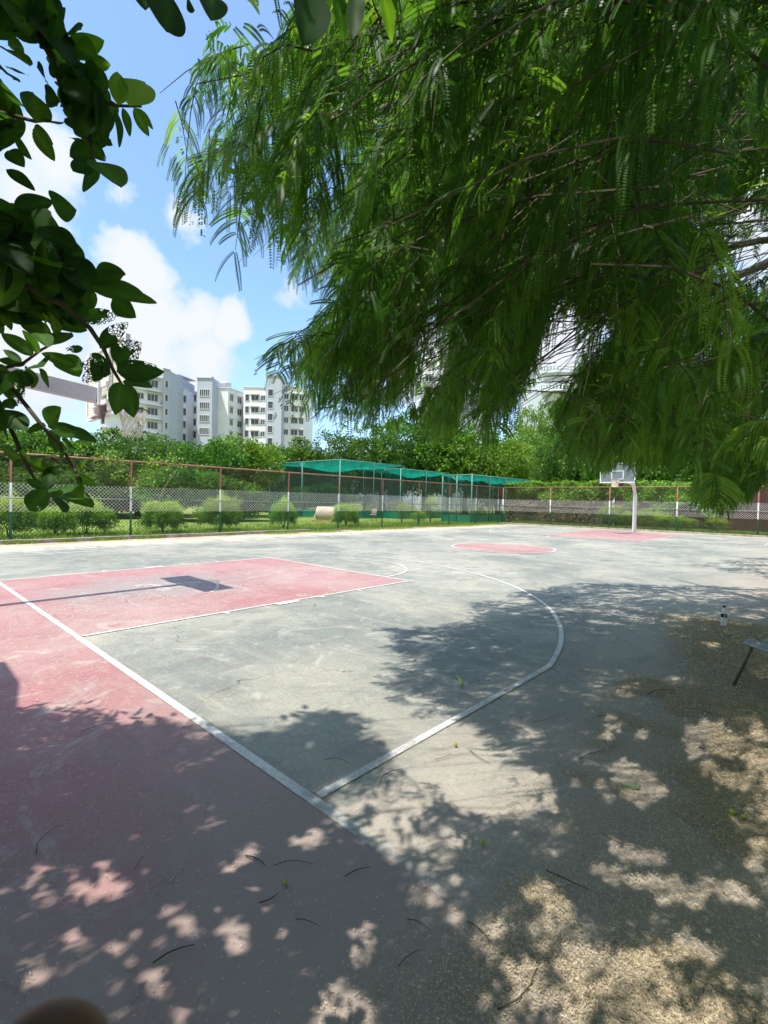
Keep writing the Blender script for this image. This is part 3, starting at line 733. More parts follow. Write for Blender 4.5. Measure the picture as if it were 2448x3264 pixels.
trunks = [trunk_mesh(2.6, .2, 50+i) for i in range(3)]
def bg_tree(X, Y, ztop, rad, k, label, tone=None, name='leafy_tree', zlow=.6, tall=1.0):
    e = empty(name, (X, Y, 0), 0); tag(e, label, 'tree', 'trees beyond the lawn')
    me = (crowns+crownsL)[k % 6]
    c = bpy.data.objects.new('crown', me); COL.objects.link(c); c.parent = e
    sz = (ztop-zlow)/2/3.1*.98; c.scale = (rad/3.4, rad/3.4, sz); c.location = (0, 0, zlow+(ztop-zlow)/2*.93); c.rotation_euler = (0, 0, k*1.3+X)
    c['fresh'] = .22 if ('bright' in label or 'yellow green' in label) else (.2 if 'pale' in label else .0)
    t = bpy.data.objects.new('trunk', trunks[k % 3]); COL.objects.link(t); t.parent = e; s_ = ztop/7.5; t.scale = (s_, s_, s_*.9)
    return e
# px, top y, depth, radius, low z, label
bt = [
 (-70, 900, 34, 3.6, .4, 'dark leafy tree at the far left end of the treeline, left of the arm'),
 (30, 893, 38, 3.8, .5, 'leafy tree under the cantilever arm of the near hoop'),
 (130, 900, 36, 3.6, .5, 'bluish green tree below and left of the near backboard'),
 (215, 908, 40, 3.8, .5, 'rounded tree directly below the near backboard'),
 (300, 915, 37, 3.4, .5, 'low tree straight below the near hoop net'),
 (375, 930, 41, 3.6, .6, 'tree before the left wing of the white apartments'),
 (450, 934, 38, 3.2, .6, 'tree under the tall grey stair tower of the apartments'),
 (520, 925, 42, 3.6, .6, 'yellow green tree under the right part of the apartments'),
 (590, 938, 60, 4.8, .6, 'tree left of the net cage, right end of the apartments'),
 (660, 930, 62, 5, .8, 'tree behind the left end of the largest net cage'),
 (745, 915, 63, 5.6, .3, 'broad tree behind the high corner of the largest net cage'),
 (830, 880, 66, 6.2, .3, 'tall tree rising behind the largest net cage'),
 (925, 858, 68, 6.8, .3, 'tallest dark tree above the middle net cage'),
 (1010, 905, 66, 5.6, .3, 'bright tree above the gap between middle and long cages'),
 (1080, 925, 66, 5.5, .3, 'tree behind the long net cage, left of the yellow green tree'),
 (1135, 905, 72, 6, .3, 'bright yellow green tree above the end of the long net cage'),
 (1185, 835, 78, 6.4, .3, 'tall pale green tree in front of the balcony building'),
 (1225, 905, 58, 4.4, .3, 'dark tree above the creeper hedge left end'),
 (1290, 880, 56, 5.2, .3, 'tree behind the creeper hedge, left of the far hoop'),
 (1360, 900, 50, 4.6, .3, 'tree directly behind the far backboard'),
 (1430, 860, 52, 5.0, .8, 'dark tree to the right of the far hoop'),
 (1510, 880, 46, 4.6, .5, 'dark tree behind the red brown wall'),
 (1590, 870, 44, 4.6, .3, 'shaded tree beyond the wall near the right edge'),
 (1680, 850, 42, 5.0, .2, 'last dark tree at the right edge behind the fence'),
 (20, 940, 48, 4.6, .2, 'rear tree filling the gap left of the near hoop'),
 (-180, 900, 36, 4.2, .2, 'tree outside the left end of the lawn'),
 (560, 955, 60, 5, .2, 'rear tree between the apartments and the net cage'),
]
for i, (px, ty, dp, rad, zl, lab) in enumerate(bt):
    p = W(px, ty, dp); bg_tree(p[0], p[1], p[2]*1.0, rad, i, lab, zlow=zl)
# understory hedge behind the lawn: low dense shrubs, each a thing
under = [(-60, 3.4), (30, 3.7), (125, 3.4), (220, 3.8), (310, 3.4), (400, 3.7), (490, 3.3), (580, 3.6), (690, 3.4)]
for i, (px, zt) in enumerate(under):
    p = W(px, 1090, (33 if i < 7 else 56)+1.5*math.sin(i*2.1)); lab = ['at the far left', 'left of the second post', 'under the near backboard', 'behind the fence vine', 'below the hoop net', 'left of the third post', 'below the grey tower', 'left of the net cage', 'inside the shade of the net cage'][i]
    e = empty('dense_shrub', (p[0], p[1], 0)); tag(e, 'dark shrub under the treeline '+lab, 'shrub', 'dark shrubs under the treeline')
    c = bpy.data.objects.new('foliage', crowns[i % 4]); COL.objects.link(c); c.parent = e; k_ = .8 if i < 7 else 1.3; c.scale = (k_, k_, zt/5.6); c.location = (0, 0, zt*.5); c.rotation_euler = (0, 0, i*.9)

# ---- bushes by the fence
def bush_mesh(seed, rx=.85, ry=.75, rz=.58, n=24000, leaf=.058, sparse=False):
    rng = np.random.default_rng(seed); nc = 420 if not sparse else 90
    d = rdir(nc, rng); d[:, 2] = np.where(d[:, 2] < -.45, -d[:, 2], d[:, 2])
    c = d*rng.uniform(.72, 1.03, nc)[:, None]*np.array([rx, ry, rz]); c *= (1+.22*np.sin(d[:, 0:1]*5+seed)*np.cos(d[:, 1:2]*4+seed*2)+.12*rng.normal(size=(nc, 1)))
    sprout = rng.random(nc) < .10; c[sprout] *= rng.uniform(1.08, 1.3, (sprout.sum(), 1))
    k = n//nc; N = nc*k; o = rng.normal(size=(N, 3))*.075
    P = np.repeat(c, k, 0)+o; D = nrm(np.repeat(d, k, 0)*.7+rdir(N, rng)*.8); Nn = nrm(np.cross(D, rdir(N, rng))); L = leaf*rng.uniform(.6, 1.4, N)
    V, Q = quads_leaf(P, D, Nn, L, L*.6); V[:, 2] += rz
    topn = np.repeat(np.clip((c[:, 2]/rz+.35)*.55, 0, 1), k)    # sunlit top and shaded underside put into the leaf tone
    tone = np.clip(.2+topn*rng.uniform(.6, 1.35, N)+rng.normal(0, .08, N), 0, 1)
    o_ = np_mesh('foliage', V, Q, M['leafbush'], attrs={'tone': np.repeat(tone, 4)}); me = o_.data; bpy.data.objects.remove(o_); return me
bm_ = [bush_mesh(31), bush_mesh(32), bush_mesh(33)]; bs_ = [bush_mesh(41, .5, .5, .8, 2600, .05, True), bush_mesh(42, .45, .45, .7, 2200, .05, True)]
def stem_mesh(seed, H):
    rng = random.Random(seed); q = MB()
    for i in range(7):
        a = rng.uniform(0, 6.28); s_ = rng.uniform(.1, .35)
        q.tube([(0, 0, 0), (math.cos(a)*s_*.4, math.sin(a)*s_*.4, H*.4), (math.cos(a)*s_, math.sin(a)*s_, H*.85)], [.018, .012, .005], 5)
    o = q.build('stem', M['twig'], None); me = o.data; bpy.data.objects.remove(o); return me
stems = [stem_mesh(1, 1.0), stem_mesh(2, 1.4)]
bushes = [(20, 1155, 1.35, 1.25, 0, 'trimmed bush beyond the first fence post, at the left edge', 11.9), (185, 1150, 1.75, 1.22, 1, 'widest trimmed bush between the first two fence posts', 12.2), (120, 1152, 1.0, .95, 2, 'small bush tucked against the widest trimmed bush', 12.6),
          (352, 1148, 1.55, 1.22, 2, 'round trimmed bush right of the second fence post', 11.9), (478, 1146, 1.6, 1.40, 0, 'round trimmed bush right behind the third fence post', 12.0),
          (613, 1143, 1.15, 1.35, 1, 'neat round bush behind the fourth fence post', 12.2), (748, 1140, 1.45, 1.2, 2, 'round bush standing beside the concrete roller', 12.0)]
def bush_at(px, wid, ht, k, lab, Y, meshes, sparse=False):
    d = ray(px, 1100); t = (Y-CY)/d[1]; X = CX+t*d[0]
    e = empty('bush', (X, Y, 0), k*1.7); tag(e, lab, 'bush', 'bushes along the fence')
    c = bpy.data.objects.new('foliage', meshes[k % len(meshes)]); COL.objects.link(c); c.parent = e
    hz = .58 if not sparse else .75; c.scale = (wid/1.7/(.6 if sparse else 1), wid/1.7/(.6 if sparse else 1), ht/(2*hz)); c.location = (0, 0, .04)
    s_ = bpy.data.objects.new('stem', stems[1 if sparse else 0]); COL.objects.link(s_); s_.parent = e; s_.scale = (1, 1, ht*.75)
for (px, py, w_, h_, k, lab, Y) in bushes: bush_at(px, w_, h_, k, lab, Y, bm_)
for (px, w_, h_, k, lab, Y) in [(868, .9, 1.35, 0, 'thin sparse shrub right of the old brown chair', 12.2), (905, 1.1, 1.0, 1, 'grassy low shrub under the taller silver shrub', 12.0), (930, 1.0, 1.75, 0, 'tall silver tipped shrub before the middle cage', 12.3), (1035, 1.2, 1.45, 1, 'narrow upright shrub next to the eleventh fence post', 12.0)]:
    bush_at(px, w_, h_, k, lab, Y, bs_, True)
# weeds beyond the far fence
for i, (px, w_, h_, k, lab) in enumerate([(1318, 1.6, 1.5, 0, 'green weed clump just left of the far hoop pole'), (1350, 1.4, 1.35, 1, 'green weed clump behind the far hoop pole'), (1400, 1.7, 1.3, 2, 'weed clump right of the far hoop pole'), (1440, 1.5, 1.0, 0, 'low weeds left of the striped post right of the hoop'), (1480, 1.4, 1.1, 1, 'low weeds right of the striped post'), (1548, 1.2, .9, 2, 'small isolated shrub under the overhanging fronds')]):
    d = ray(px, 1100); t = (34.3-CX)/d[0]; e = empty('bush', (34.3, CY+t*d[1], 0), i); tag(e, lab, 'bush', 'weeds behind the far fence')
    c = bpy.data.objects.new('foliage', bs_[k % 2]); COL.objects.link(c); c.parent = e; c.scale = (w_, w_, h_/1.5)
    c2 = bpy.data.objects.new('stem', stems[0]); COL.objects.link(c2); c2.parent = e; c2.scale = (1, 1, h_*.6)
# fence vine
def leaf_cloud(name, pts, leaf, mat, parent, seed, spread=.08, per=6, tone0=.5):
    rng = np.random.default_rng(seed); P = np.repeat(np.array(pts), per, 0); N = len(P); P = P+rng.normal(size=(N, 3))*spread
    D = nrm(rdir(N, rng)+np.array([-.3, -.5, .0])); Nn = nrm(np.cross(D, rdir(N, rng))); L = leaf*rng.uniform(.5, 1.4, N); V, Q = quads_leaf(P, D, Nn, L, L*.75)
    tone = np.clip(rng.normal(tone0, .2, N), 0, 1); return np_mesh(name, V, Q, mat, parent, attrs={'tone': np.repeat(tone, 4)})
e = empty('fence_vine', (5.15, 10.6, 0)); tag(e, 'light green vine climbing over the brown rail at the second post', 'vine')
rng_ = random.Random(5); pts = []; q = MB()
for k in range(11):
    x0 = rng_.uniform(-.2, .3); seg = [(x0*.3, 0, 1.5+rng_.uniform(-.6, .5))]; tx = rng_.uniform(-1.7, 2.1)
    for s_ in range(1, 9):
        t_ = s_/8; seg.append((x0+tx*t_, rng_.uniform(-.08, .08), min(3.05, seg[0][2]+1.7*t_**.7)+rng_.uniform(-.12, .12)-(.3*max(0, t_-.7)))); pts.append(seg[-1]); 
    q.tube(seg, .006, 4)
q.tube([(1.05, .3, 1.3), (1.35, .2, 2.0), (1.75, .1, 2.7)], .012, 5)
q.build('stem', M['strawtwig'], e); leaf_cloud('foliage', pts, .10, M['leafvine'], e, 9, .12, 6, .85)

# creeper hedge and walls behind the far fence
def wall_obj(name, label, x, y0, y1, z1, mat, th=.12, z0=0.0, cat='wall', ribs=False):
    q = MB().box((x, (y0+y1)/2, (z0+z1)/2), (th, abs(y1-y0), z1-z0))
    if ribs:
        n = int(abs(y1-y0)/.22)
        for i in range(n): q.box((x-th/2-.006, min(y0, y1)+.11+i*.22, (z0+z1)/2), (.03, .05 if ribs == 1 else .16, z1-z0-.02))
    o = q.build(name, mat); tag(o, label, cat); return o
yl = lambda px, X: CY+((X-CX)/ray(px, 1090)[0])*ray(px, 1090)[1]
wx = 35.6
wall_obj('low_wall', 'low grey plinth wall with dry creepers behind the far fence', wx-.5, yl(1105, wx), yl(1330, wx), 1.0, M['stonewall'], .2)
wall_obj('plank_wall', 'pale upright plank wall below the creeper', wx, yl(1100, wx), yl(1322, wx), 2.5, M['plankwall'], .1, ribs=1)
wall_obj('metal_sheet_wall', 'dark red brown sheet wall right of the far hoop', wx+.6, yl(1322, wx), yl(1750, wx), 3.3, M['rustwall'], .1, ribs=2)
rng = np.random.default_rng(77)
def creeper(name, label, n, y0, y1, zf, leaf, mat, x0, dx, seed, tone0):
    rng = np.random.default_rng(seed); u = rng.random(n); y = y0+(y1-y0)*u; zlo, zhi = zf(u, rng)
    z = zlo+(zhi-zlo)*rng.random(n)**.7; clump = vnoise(y*1.5, z*1.5)
    keep = clump+rng.random(n)*.5 > .45; y = y[keep]; z = z[keep]; clump = clump[keep]; N = len(y)
    x = x0-dx*rng.random(N)*(.3+clump)
    P = np.stack([x, y, z], 1); D = nrm(np.array([-.5, 0, -.3])+rdir(N, rng)*.8); Nn = nrm(np.cross(D, rdir(N, rng))); L = leaf*rng.uniform(.5, 1.4, N); V, Q = quads_leaf(P, D, Nn, L, L*.8)
    e = empty(name, (0, 0, 0)); tag(e, label, 'creeper')
    np_mesh('foliage', V, Q, mat, e, attrs={'tone': np.repeat(np.clip(rng.normal(tone0, .2, N), 0, 1), 4)})
    q = MB()
    for i in range(26):
        yy = y0+(y1-y0)*(i+.5)/26; q.tube([(x0-.02, yy, .02), (x0-.12, yy+.2*math.sin(i), 1.1), (x0-.1, yy+.4*math.sin(i*2.3), 2.1)], [.02, .014, .008], 4)
    q.build('stem', M['drytwig'], e); return e
ya, yb = yl(1105, wx), yl(1345, wx)
creeper('creeper', 'thick green creeper hanging over the top of the plank wall', 45000, ya, yb, lambda u, r: (2.0-.55*np.sin(u*9)**2*r.random(len(u))+.5*np.clip((u-.75)*4, 0, 1), 3.35-.1*np.sin(u*20)-.55*np.clip((u-.85)*5, 0, 1)), .15, M['leafvine'], wx-.15, .9, 5, .75)
creeper('dry_creeper', 'brown dry creeper covering the low wall behind the far fence', 15000, ya, yb, lambda u, r: (0*u+.05, 0*u+1.5+.5*r.random(len(u))), .09, M['dryvine'], wx-.65, .5, 6, .55)
creeper('creeper', 'leafy creeper trailing over the dark red brown wall', 14000, yl(1345, wx), yl(1560, wx), lambda u, r: (.9+1.0*np.sin(u*7)**2, 3.3-.5*u+.35*r.random(len(u))), .10, M['leafvine'], wx+.45, .4, 8, .9)

# grass
def grass(name, label, n, fx, hmin, hmax, seed, tone0=.45):
    rng = np.random.default_rng(seed); P = fx(rng, n); n = len(P); H = rng.uniform(hmin, hmax, n); lean = rng.normal(size=(n, 3))*.35; lean[:, 2] = 1; D = nrm(lean)
    a = rng.uniform(0, 6.28, n); Nn = np.stack([np.cos(a), np.sin(a), 0*a], 1); w = H*.07+.003
    V = np.stack([P-Nn*w[:, None], P+Nn*w[:, None], P+D*H[:, None]*.6+Nn*w[:, None]*.6, P+D*H[:, None]+lean*H[:, None]*.2*np.array([1, 1, 0])], 1).reshape(-1, 3)
    o = np_mesh(name, V, np.arange(len(V)).reshape(-1, 4), M['grassblade'], attrs={'tone': np.repeat(np.clip(rng.normal(tone0, .22, n), 0, 1), 4)})
    tag(o, label, 'grass', kind='stuff')
def f1(r, n):
    x = r.uniform(-6, 33, n); y = 10.7+r.exponential(1.6, n); k = vnoise(x*.8, y*.8)+.25*r.random(n) > .42; k |= (y < 11.2); return np.stack([x, y, 0*x], 1)[k]
grass('grass', 'green grass growing along the lawn side of the fence', 60000, f1, .05, .22, 3)
def f2(r, n):
    x = r.uniform(-4, 33, n); w = np.where(x > 10, .55, .07)*(.4+vnoise(x*1.1, x*0)); y = 10.55-np.abs(r.normal(0, 1, n))*w; y = np.where(x < 12.4, np.minimum(y, 10.28-np.abs(r.normal(0, .05, n))), y)
    k = (vnoise(x*2, y*0+3) > np.where(x > 10, .25, .55)); return np.stack([x, y, 0*x-.01], 1)[k]
grass('grass', 'fringe of grass and weeds along the court side of the fence', 26000, f2, .03, .13, 4, .5)
def f3(r, n):
    y = r.uniform(-8, 10, n); x = 33.4+r.exponential(.9, n); return np.stack([x, y, 0*x], 1)
grass('grass', 'shaded grass at the foot of the far fence', 26000, f3, .06, .3, 5, .35)

# ------------------------------------------------------------------ buildings
def solid(name, p0, p1, z0, z1, mat, parent, depth=14.0):
    a = Vector((p0[0], p0[1])); b = Vector((p1[0], p1[1])); bk = Vector((F_[0], F_[1])).normalized()*depth
    q = MB(); pts = [a, b, b+bk, a+bk]
    q.add([(p.x, p.y, z0) for p in pts]+[(p.x, p.y, z1) for p in pts], [(0, 1, 5, 4), (1, 2, 6, 5), (2, 3, 7, 6), (3, 0, 4, 7), (4, 5, 6, 7)])
    return q.build(name, mat, parent)
def win_at(p0, p1, u, z, w, h, parent, lights=2, hood=True, mat=None):
    """window centred at fraction u of wall p0->p1"""
    a = Vector((p0[0], p0[1], 0)); b = Vector((p1[0], p1[1], 0)); d = (b-a).normalized(); c = a+(b-a)*u
    ang = math.atan2(d.y, d.x); n = Vector((d.y, -d.x, 0))
    if n.dot(Vector((CX, CY, 0))-c) < 0: n = -n
    def L(x, y, zz): v = c+d*x+n*y; return (v.x, v.y, z+zz)
    f = MB()
    for (x, zz, ww, hh) in ((-w/2, 0, .12, h+.12), (w/2, 0, .12, h+.12), (0, -h/2, w-.12, .12), (0, h/2, w-.12, .12)): f.box(L(x, .05, zz), (ww, .14, hh), ang)
    for k in range(1, lights): f.box(L(-w/2+w*k/lights, .04, 0), (.09, .1, h-.12), ang)
    if hood: f.box(L(0, .32, h/2+.16), (w+.5, .62, .10), ang)
    fo = f.build('window', M['winframe'], parent); MB().box(L(0, .012, 0), (w-.12, .024, h-.12), ang).build('pane', M['pane'], fo)
    return fo
ap = empty('apartment_building', tuple(W(450, 1080, 118))[:2]+(0,)); tag(ap, 'white and grey apartment block behind the trees right of the near hoop', 'building')
ap.location = (0, 0, 0)
def blk(x0, d0, x1, d1, xt, yt, mat, cols, name='wall', parent=ap, dep=14, dz=.0, rows=4, fl=3.0, first=2.3, slabs=False, root=None):
    p0 = W(x0, 1075, d0); p1 = W(x1, 1075, d1); f = (xt-x0)/(x1-x0); dd = d0+(d1-d0)*f; z1 = W(xt, yt, dd)[2]
    solid(name, p0, p1, 0, z1, mat, parent, dep)
    for (u, w, h, li, hood) in cols:
        for r_i in range(rows): win_at(p0, p1, u, z1-first-fl*r_i, w, h, parent, li, hood)
    # parapet coping
    a = Vector((p0[0], p0[1], 0)); b = Vector((p1[0], p1[1], 0)); ang = math.atan2(b.y-a.y, b.x-a.x); c = (a+b)/2
    MB().box((c.x, c.y, z1+.06), ((b-a).length+.3, .5, .14), ang).build('coping', mat, parent)
    if slabs:
        for r_i in range(rows+1): 
            n = Vector((math.sin(ang), -math.cos(ang), 0))
            if n.dot(Vector((CX, CY, 0))-c) < 0: n = -n
            cc = c+n*.45; MB().box((cc.x, cc.y, z1-.9-fl*r_i), ((b-a).length, .9, .16), ang).build('ledge', mat, parent)
    return p0, p1, z1
blk(215, 97, 350, 106, 350, 812, M['bwhite'], [(.62, 1.3, 1.3, 2, False), (.82, 2.2, 1.5, 3, True)], slabs=True, rows=5)
blk(350, 104.6, 363.5, 106, 357, 800, M['bgrey'], [(.5, .8, 1.5, 1, False)], rows=5, first=3.2)
_p = blk(363.5, 108, 402.5, 115, 366, 829, M['bwhite'], [(.08, .6, 1.4, 1, False), (.40, 1.7, 1.35, 2, True), (.82, 1.3, 1.7, 1, False)], rows=4, first=2.4)
blk(402.5, 119, 423, 119, 412, 848, M['bwhite'], [(.2, .9, 1.6, 1, True), (.78, .8, 1.6, 1, True)], rows=4, first=1.5)
t0 = blk(423, 113, 455.5, 113, 440, 818.5, M['bgrey'], [(.5, 2.3, 1.6, 5, False)], rows=4, first=3.4, name='stair_tower')
blk(455.6, 113.5, 457.5, 118, 456.5, 821, M['bgrey'], [], dep=6)
blk(456.5, 117, 490, 117, 470, 839, M['bwhite'], [], rows=4)
blk(490, 117.5, 523, 123, 500, 843, M['bwhite'], [(.2, 1.1, 1.5, 2, True), (.72, 1.6, 1.5, 2, True)], rows=5, first=2.2)
blk(523, 121, 571, 121, 540, 838, M['bwhite'], [(.17, 1.0, 1.7, 1, False), (.52, 1.9, 1.3, 2, True), (.88, 1.1, 1.3, 2, False)], rows=4, first=2.6)
blk(571, 119, 605, 119, 590, 813, M['bgrey'], [(.3, 1.3, 1.7, 1, False)], rows=5, first=4.2, name='stair_tower')
blk(605, 122, 655, 124, 640, 838, M['bwhite'], [(.2, 1.1, 1.4, 2, False), (.55, 1.7, 1.4, 2, True), (.85, 1.1, 1.4, 2, True)], rows=4, first=2.6)
# roof furniture
a = W(370, 826, 112); b = W(396, 836, 116)
q = MB()
for k in range(2):
    o_ = Vector((F_[0], F_[1], 0))*3*k
    for u in (0, .33, .66, 1.0):
        p = Vector(a)*(1-u)+Vector(b)*u+o_; q.box((p.x, p.y, p.z+.9), (.12, .12, 2.0))
p = (Vector(a)+Vector(b))/2; q.box((p.x+F_[0]*1.5, p.y+F_[1]*1.5, p.z+1.95), (6.6, 4.0, .14), math.atan2(b[1]-a[1], b[0]-a[0]))
q.build('roof_pergola', M['bgrey'], ap)
p = W(488, 832, 121)
q = MB().lathe([(0, 0), (1.35, 0), (1.4, .15), (1.35, 1.2), (1.4, 1.35), (1.3, 1.8), (.5, 2.1), (0, 2.1)], (p[0], p[1], p[2]-1.2), 20); q.build('water_tank', M['tank'], ap, True)
p = W(477, 836, 119); MB().box((p[0], p[1], p[2]-.3), (1.2, 1.2, 1.6), .7).build('water_tank', M['tank'], ap)
for (px, py, dp) in ((315, 837, 103.2), (406, 872, 118.4), (519, 866, 121.8), (344, 868, 105)):
    p = W(px, py, dp); MB().box(p, (.9, .5, .6), YAW+1.57).build('air_conditioner', M['winframe'], ap)
# second block seen through the fronds
ap2 = empty('apartment_building', (0, 0, 0)); tag(ap2, 'pale apartment tower half hidden behind the hanging fronds', 'building')
blk(905, 112, 965, 112, 930, 742, M['bwhite'], [(.25, 1.5, 1.5, 2, True), (.75, 1.5, 1.5, 2, True)], parent=ap2, rows=8)
blk(965, 114, 1000, 114, 980, 752, M['bgrey'], [(.5, 1.6, 1.6, 3, False)], parent=ap2, rows=7)
blk(1000, 117, 1060, 119, 1020, 745, M['bwhite'], [(.3, 1.5, 1.5, 2, True), (.7, 1.2, 1.5, 2, False)], parent=ap2, rows=8)
# balcony building
ap3 = empty('villa_building', (0, 0, 0)); tag(ap3, 'pale building with curved balustrade balcony above the far trees', 'building')
p0, p1, z1 = blk(1158, 100, 1320, 104, 1200, 797, M['bcream'], [(.30, 2.0, 1.5, 2, True), (.42, 1.8, 1.5, 2, False), (.75, 2.0, 1.5, 2, True)], parent=ap3, rows=3, first=3.6, fl=3.4)
c = W(1208, 797, 100.5); 
for k, zz in enumerate((z1-1.4, z1-5.2)):
    q = MB(); n = 20; pts = []
    for i in range(n+1):
        a = math.pi+math.pi*i/n; x_ = math.cos(a)*4.6; y_ = math.sin(a)*2.2; v = Vector((c[0], c[1], 0))+Vector((R_[0], R_[1], 0)).normalized()*x_+Vector((F_[0], F_[1], 0)).normalized()*y_; pts.append(v)
    q.tube([(v.x, v.y, zz+1.3) for v in pts], .14, 6); q.tube([(v.x, v.y, zz+.1) for v in pts], .22, 6)
    for v in pts: q.tube([(v.x, v.y, zz+.1), (v.x, v.y, zz+.7), (v.x, v.y, zz+1.3)], [.10, .19, .09], 6)
    base = len(q.v); q.add([(v.x, v.y, zz-.05) for v in pts]+[(v.x, v.y, zz+.05) for v in pts], [tuple(range(n+1)), tuple(range(2*n+1, n, -1))]+[(i, i+1, n+2+i, n+1+i) for i in range(n)])
    q.build('balcony', M['bcream'], ap3)

# ------------------------------------------------------------------ the feathery tree over the court
OUT = [(650, -400), (650, 0), (628, 60), (560, 115), (515, 55), (440, 55), (455, 130), (285, 138), (330, 215), (345, 320), (415, 350), (365, 430), (385, 480), (470, 500), (485, 590), (520, 612), (600, 560), (640, 640), (690, 650), (712, 680), (650, 690), (565, 725), (600, 790), (568, 880), (625, 950), (700, 975), (790, 930), (830, 965), (880, 905), (895, 960), (960, 990), (1000, 955), (1080, 1000), (1110, 960), (1105, 880), (1150, 850), (1180, 870), (1200, 960), (1230, 1045), (1300, 1032), (1390, 1040), (1430, 1010), (1500, 1060), (1485, 1100), (1560, 1128), (1600, 1085), (1659, 1075), (1800, 1150), (2600, 1300), (2600, -400)]
GAPS = [([(700, 590), (760, 600), (745, 650), (712, 660)], .6), ([(895, 690), (960, 700), (970, 800), (930, 880), (895, 800)], .7), ([(1165, 690), (1235, 690), (1245, 760), (1240, 850), (1165, 850)], 1.0), ([(1235, 700), (1330, 700), (1320, 780), (1250, 800)], .65),
        ([(1000, 800), (1040, 800), (1040, 950), (1000, 950)], .5), ([(1560, 470), (1700, 470), (1700, 640), (1540, 600)], .55)]
MASK1 = [(-14, -3.5), (-2, -3.6), (-.92, -4.0), (-.48, -4.43), (-.34, -4.8), (-.02, -5.16), (.07, -5.6), (.45, -5.63), (.83, -5.71), (.95, -6.2), (.67, -6.54), (.50, -7.3), (.75, -7.45), (1.2, -6.9), (1.36, -6.6), (1.2, -6.3), (1.35, -5.8), (1.62, -5.32), (2.0, -5.35), (2.3, -4.9), (2.79, -4.3), (3.3, -4.8), (3.89, -4.98), (4.6, -4.5), (5.29, -4.15), (5.78, -4.57), (6.6, -4.4), (8.47, -4.71), (9.42, -5.88), (10.4, -7.0), (11.2, -8.5), (11.8, -18), (-14, -18)]
MASK2 = [(12.4, -7.6), (13.2, -6.4), (14.05, -5.67), (17, -6.3), (19.3, -7.1), (24, -7.8), (30, -7.5), (30, -18), (12.2, -18)]

# openings in the crown through which the sun reaches the court (places of the sun flecks on the ground)
_fl = []
for (k, ox_, oy_, lst) in ((.4902, 0, 1694.2, [(175,375,30),(150,420,25),(110,450,18),(190,450,22),(45,470,20),(320,395,28),(340,430,20),(300,365,18),(425,350,18),(470,430,60),(400,470,45),(520,460,40),(635,375,20),(585,235,14),(1000,380,30),(1060,340,40),(1090,295,30),(1010,400,20),(1100,450,25),(1160,450,25),(1300,250,30),(1370,240,30),(1415,250,16),(760,560,35),(830,630,52),(1170,525,28),(1250,655,28),(1180,680,25),(1000,640,45),(1060,640,40),(1030,720,45),(950,550,20),(310,680,35),(415,675,18),(590,655,22),(370,740,22),(495,725,25),(535,735,16),(700,695,20),(105,785,22),(190,775,18),(175,850,40),(130,865,20),(215,830,18),(570,790,22),(525,890,22),(610,860,18),(690,860,40),(700,910,30),(795,1010,38),(1380,600,18),(1250,740,35),(1225,850,20),(1400,790,40),(1340,830,40),(1580,640,50),(1610,700,45),(1560,760,50),(1450,680,20),(1480,960,70),(1560,1020,80),(1420,1040,60)]),
    (.3268, 542.1, 1490.9, [(280,990,20),(370,980,32),(450,1000,16),(500,640,20),(440,665,14),(590,750,20),(630,800,32),(800,740,25),(1010,790,50),(1090,790,45),(1160,735,25),(880,900,45),(920,940,35),(820,860,30),(1010,900,35),(1150,1010,28),(1290,930,32),(1350,1000,45),(1200,1340,28),(1170,1380,40),(1350,1250,32),(1350,1490,45),(1210,1310,24),(1600,1580,50),(390,1520,25),(220,1600,35),(110,1620,35),(100,1410,25),(700,1600,60),(760,1560,40),(650,1650,50),(380,355,22)]),
    (.3268, 1116.8, 1534.3, [(620,90,40),(590,170,30),(820,150,30),(70,470,60),(160,480,55),(220,540,35),(700,380,60),(800,440,70),(900,520,60),(780,560,70),(700,460,50),(380,480,25),(550,500,35),(600,570,25),(1200,140,70),(1300,180,80),(1400,250,55),(1150,260,45),(1250,380,50),(1350,440,70),(1450,480,70),(1600,360,70),(1600,160,50),(150,1180,70),(230,1260,60),(300,1340,55),(200,1400,40),(90,1220,40),(640,920,45),(760,960,60),(880,980,60),(530,1050,45),(640,1080,55),(780,1120,60),(900,1130,60),(1000,1180,70),(1100,1220,60),(1200,1240,60),(1250,1160,60),(1380,1200,70),(1500,1240,60),(1550,1000,50),(1600,920,50),(400,1600,70),(480,1660,60),(350,1700,60),(650,1680,70),(760,1700,80),(850,1760,80),(950,1780,80),(900,1680,70),(1000,1850,60),(400,1800,60),(350,1900,60),(1080,1580,60),(1150,1560,70),(1250,1620,60),(60,1920,60),(300,2030,50),(1300,1950,50),(1400,1780,45),(200,620,40),(60,640,50)])):
    for (x_, y_, r__) in lst: _fl.append((ox_+x_*k, oy_+y_*k, r__*k*1.3))
_gr = np.zeros((600, 600), bool); _yy, _xx = np.mgrid[0:600, 0:600]*4.0; _xx = _xx-300
for (x_, y_, r__) in _fl:
    w_ = ((vnoise(_xx*1.6/r__+x_, _yy*1.6/r__)-.5)*1.1+(vnoise(_xx*4/r__+x_, _yy*4/r__)-.5)*.7)*r__
    _gr |= ((_xx-x_)**2+((_yy-y_)*1.15)**2) < (r__+w_)**2
def in_gap(P):
    sp_ = np.stack([P[:, 0]+.445*P[:, 2], P[:, 1], 0*P[:, 0]], 1); x_, y_, z_ = project(sp_)
    xi = np.clip(((x_+300)/4), 0, 599).astype(int); yi = np.clip((y_/4), 0, 599).astype(int); return _gr[yi, xi] & (z_ > .2)

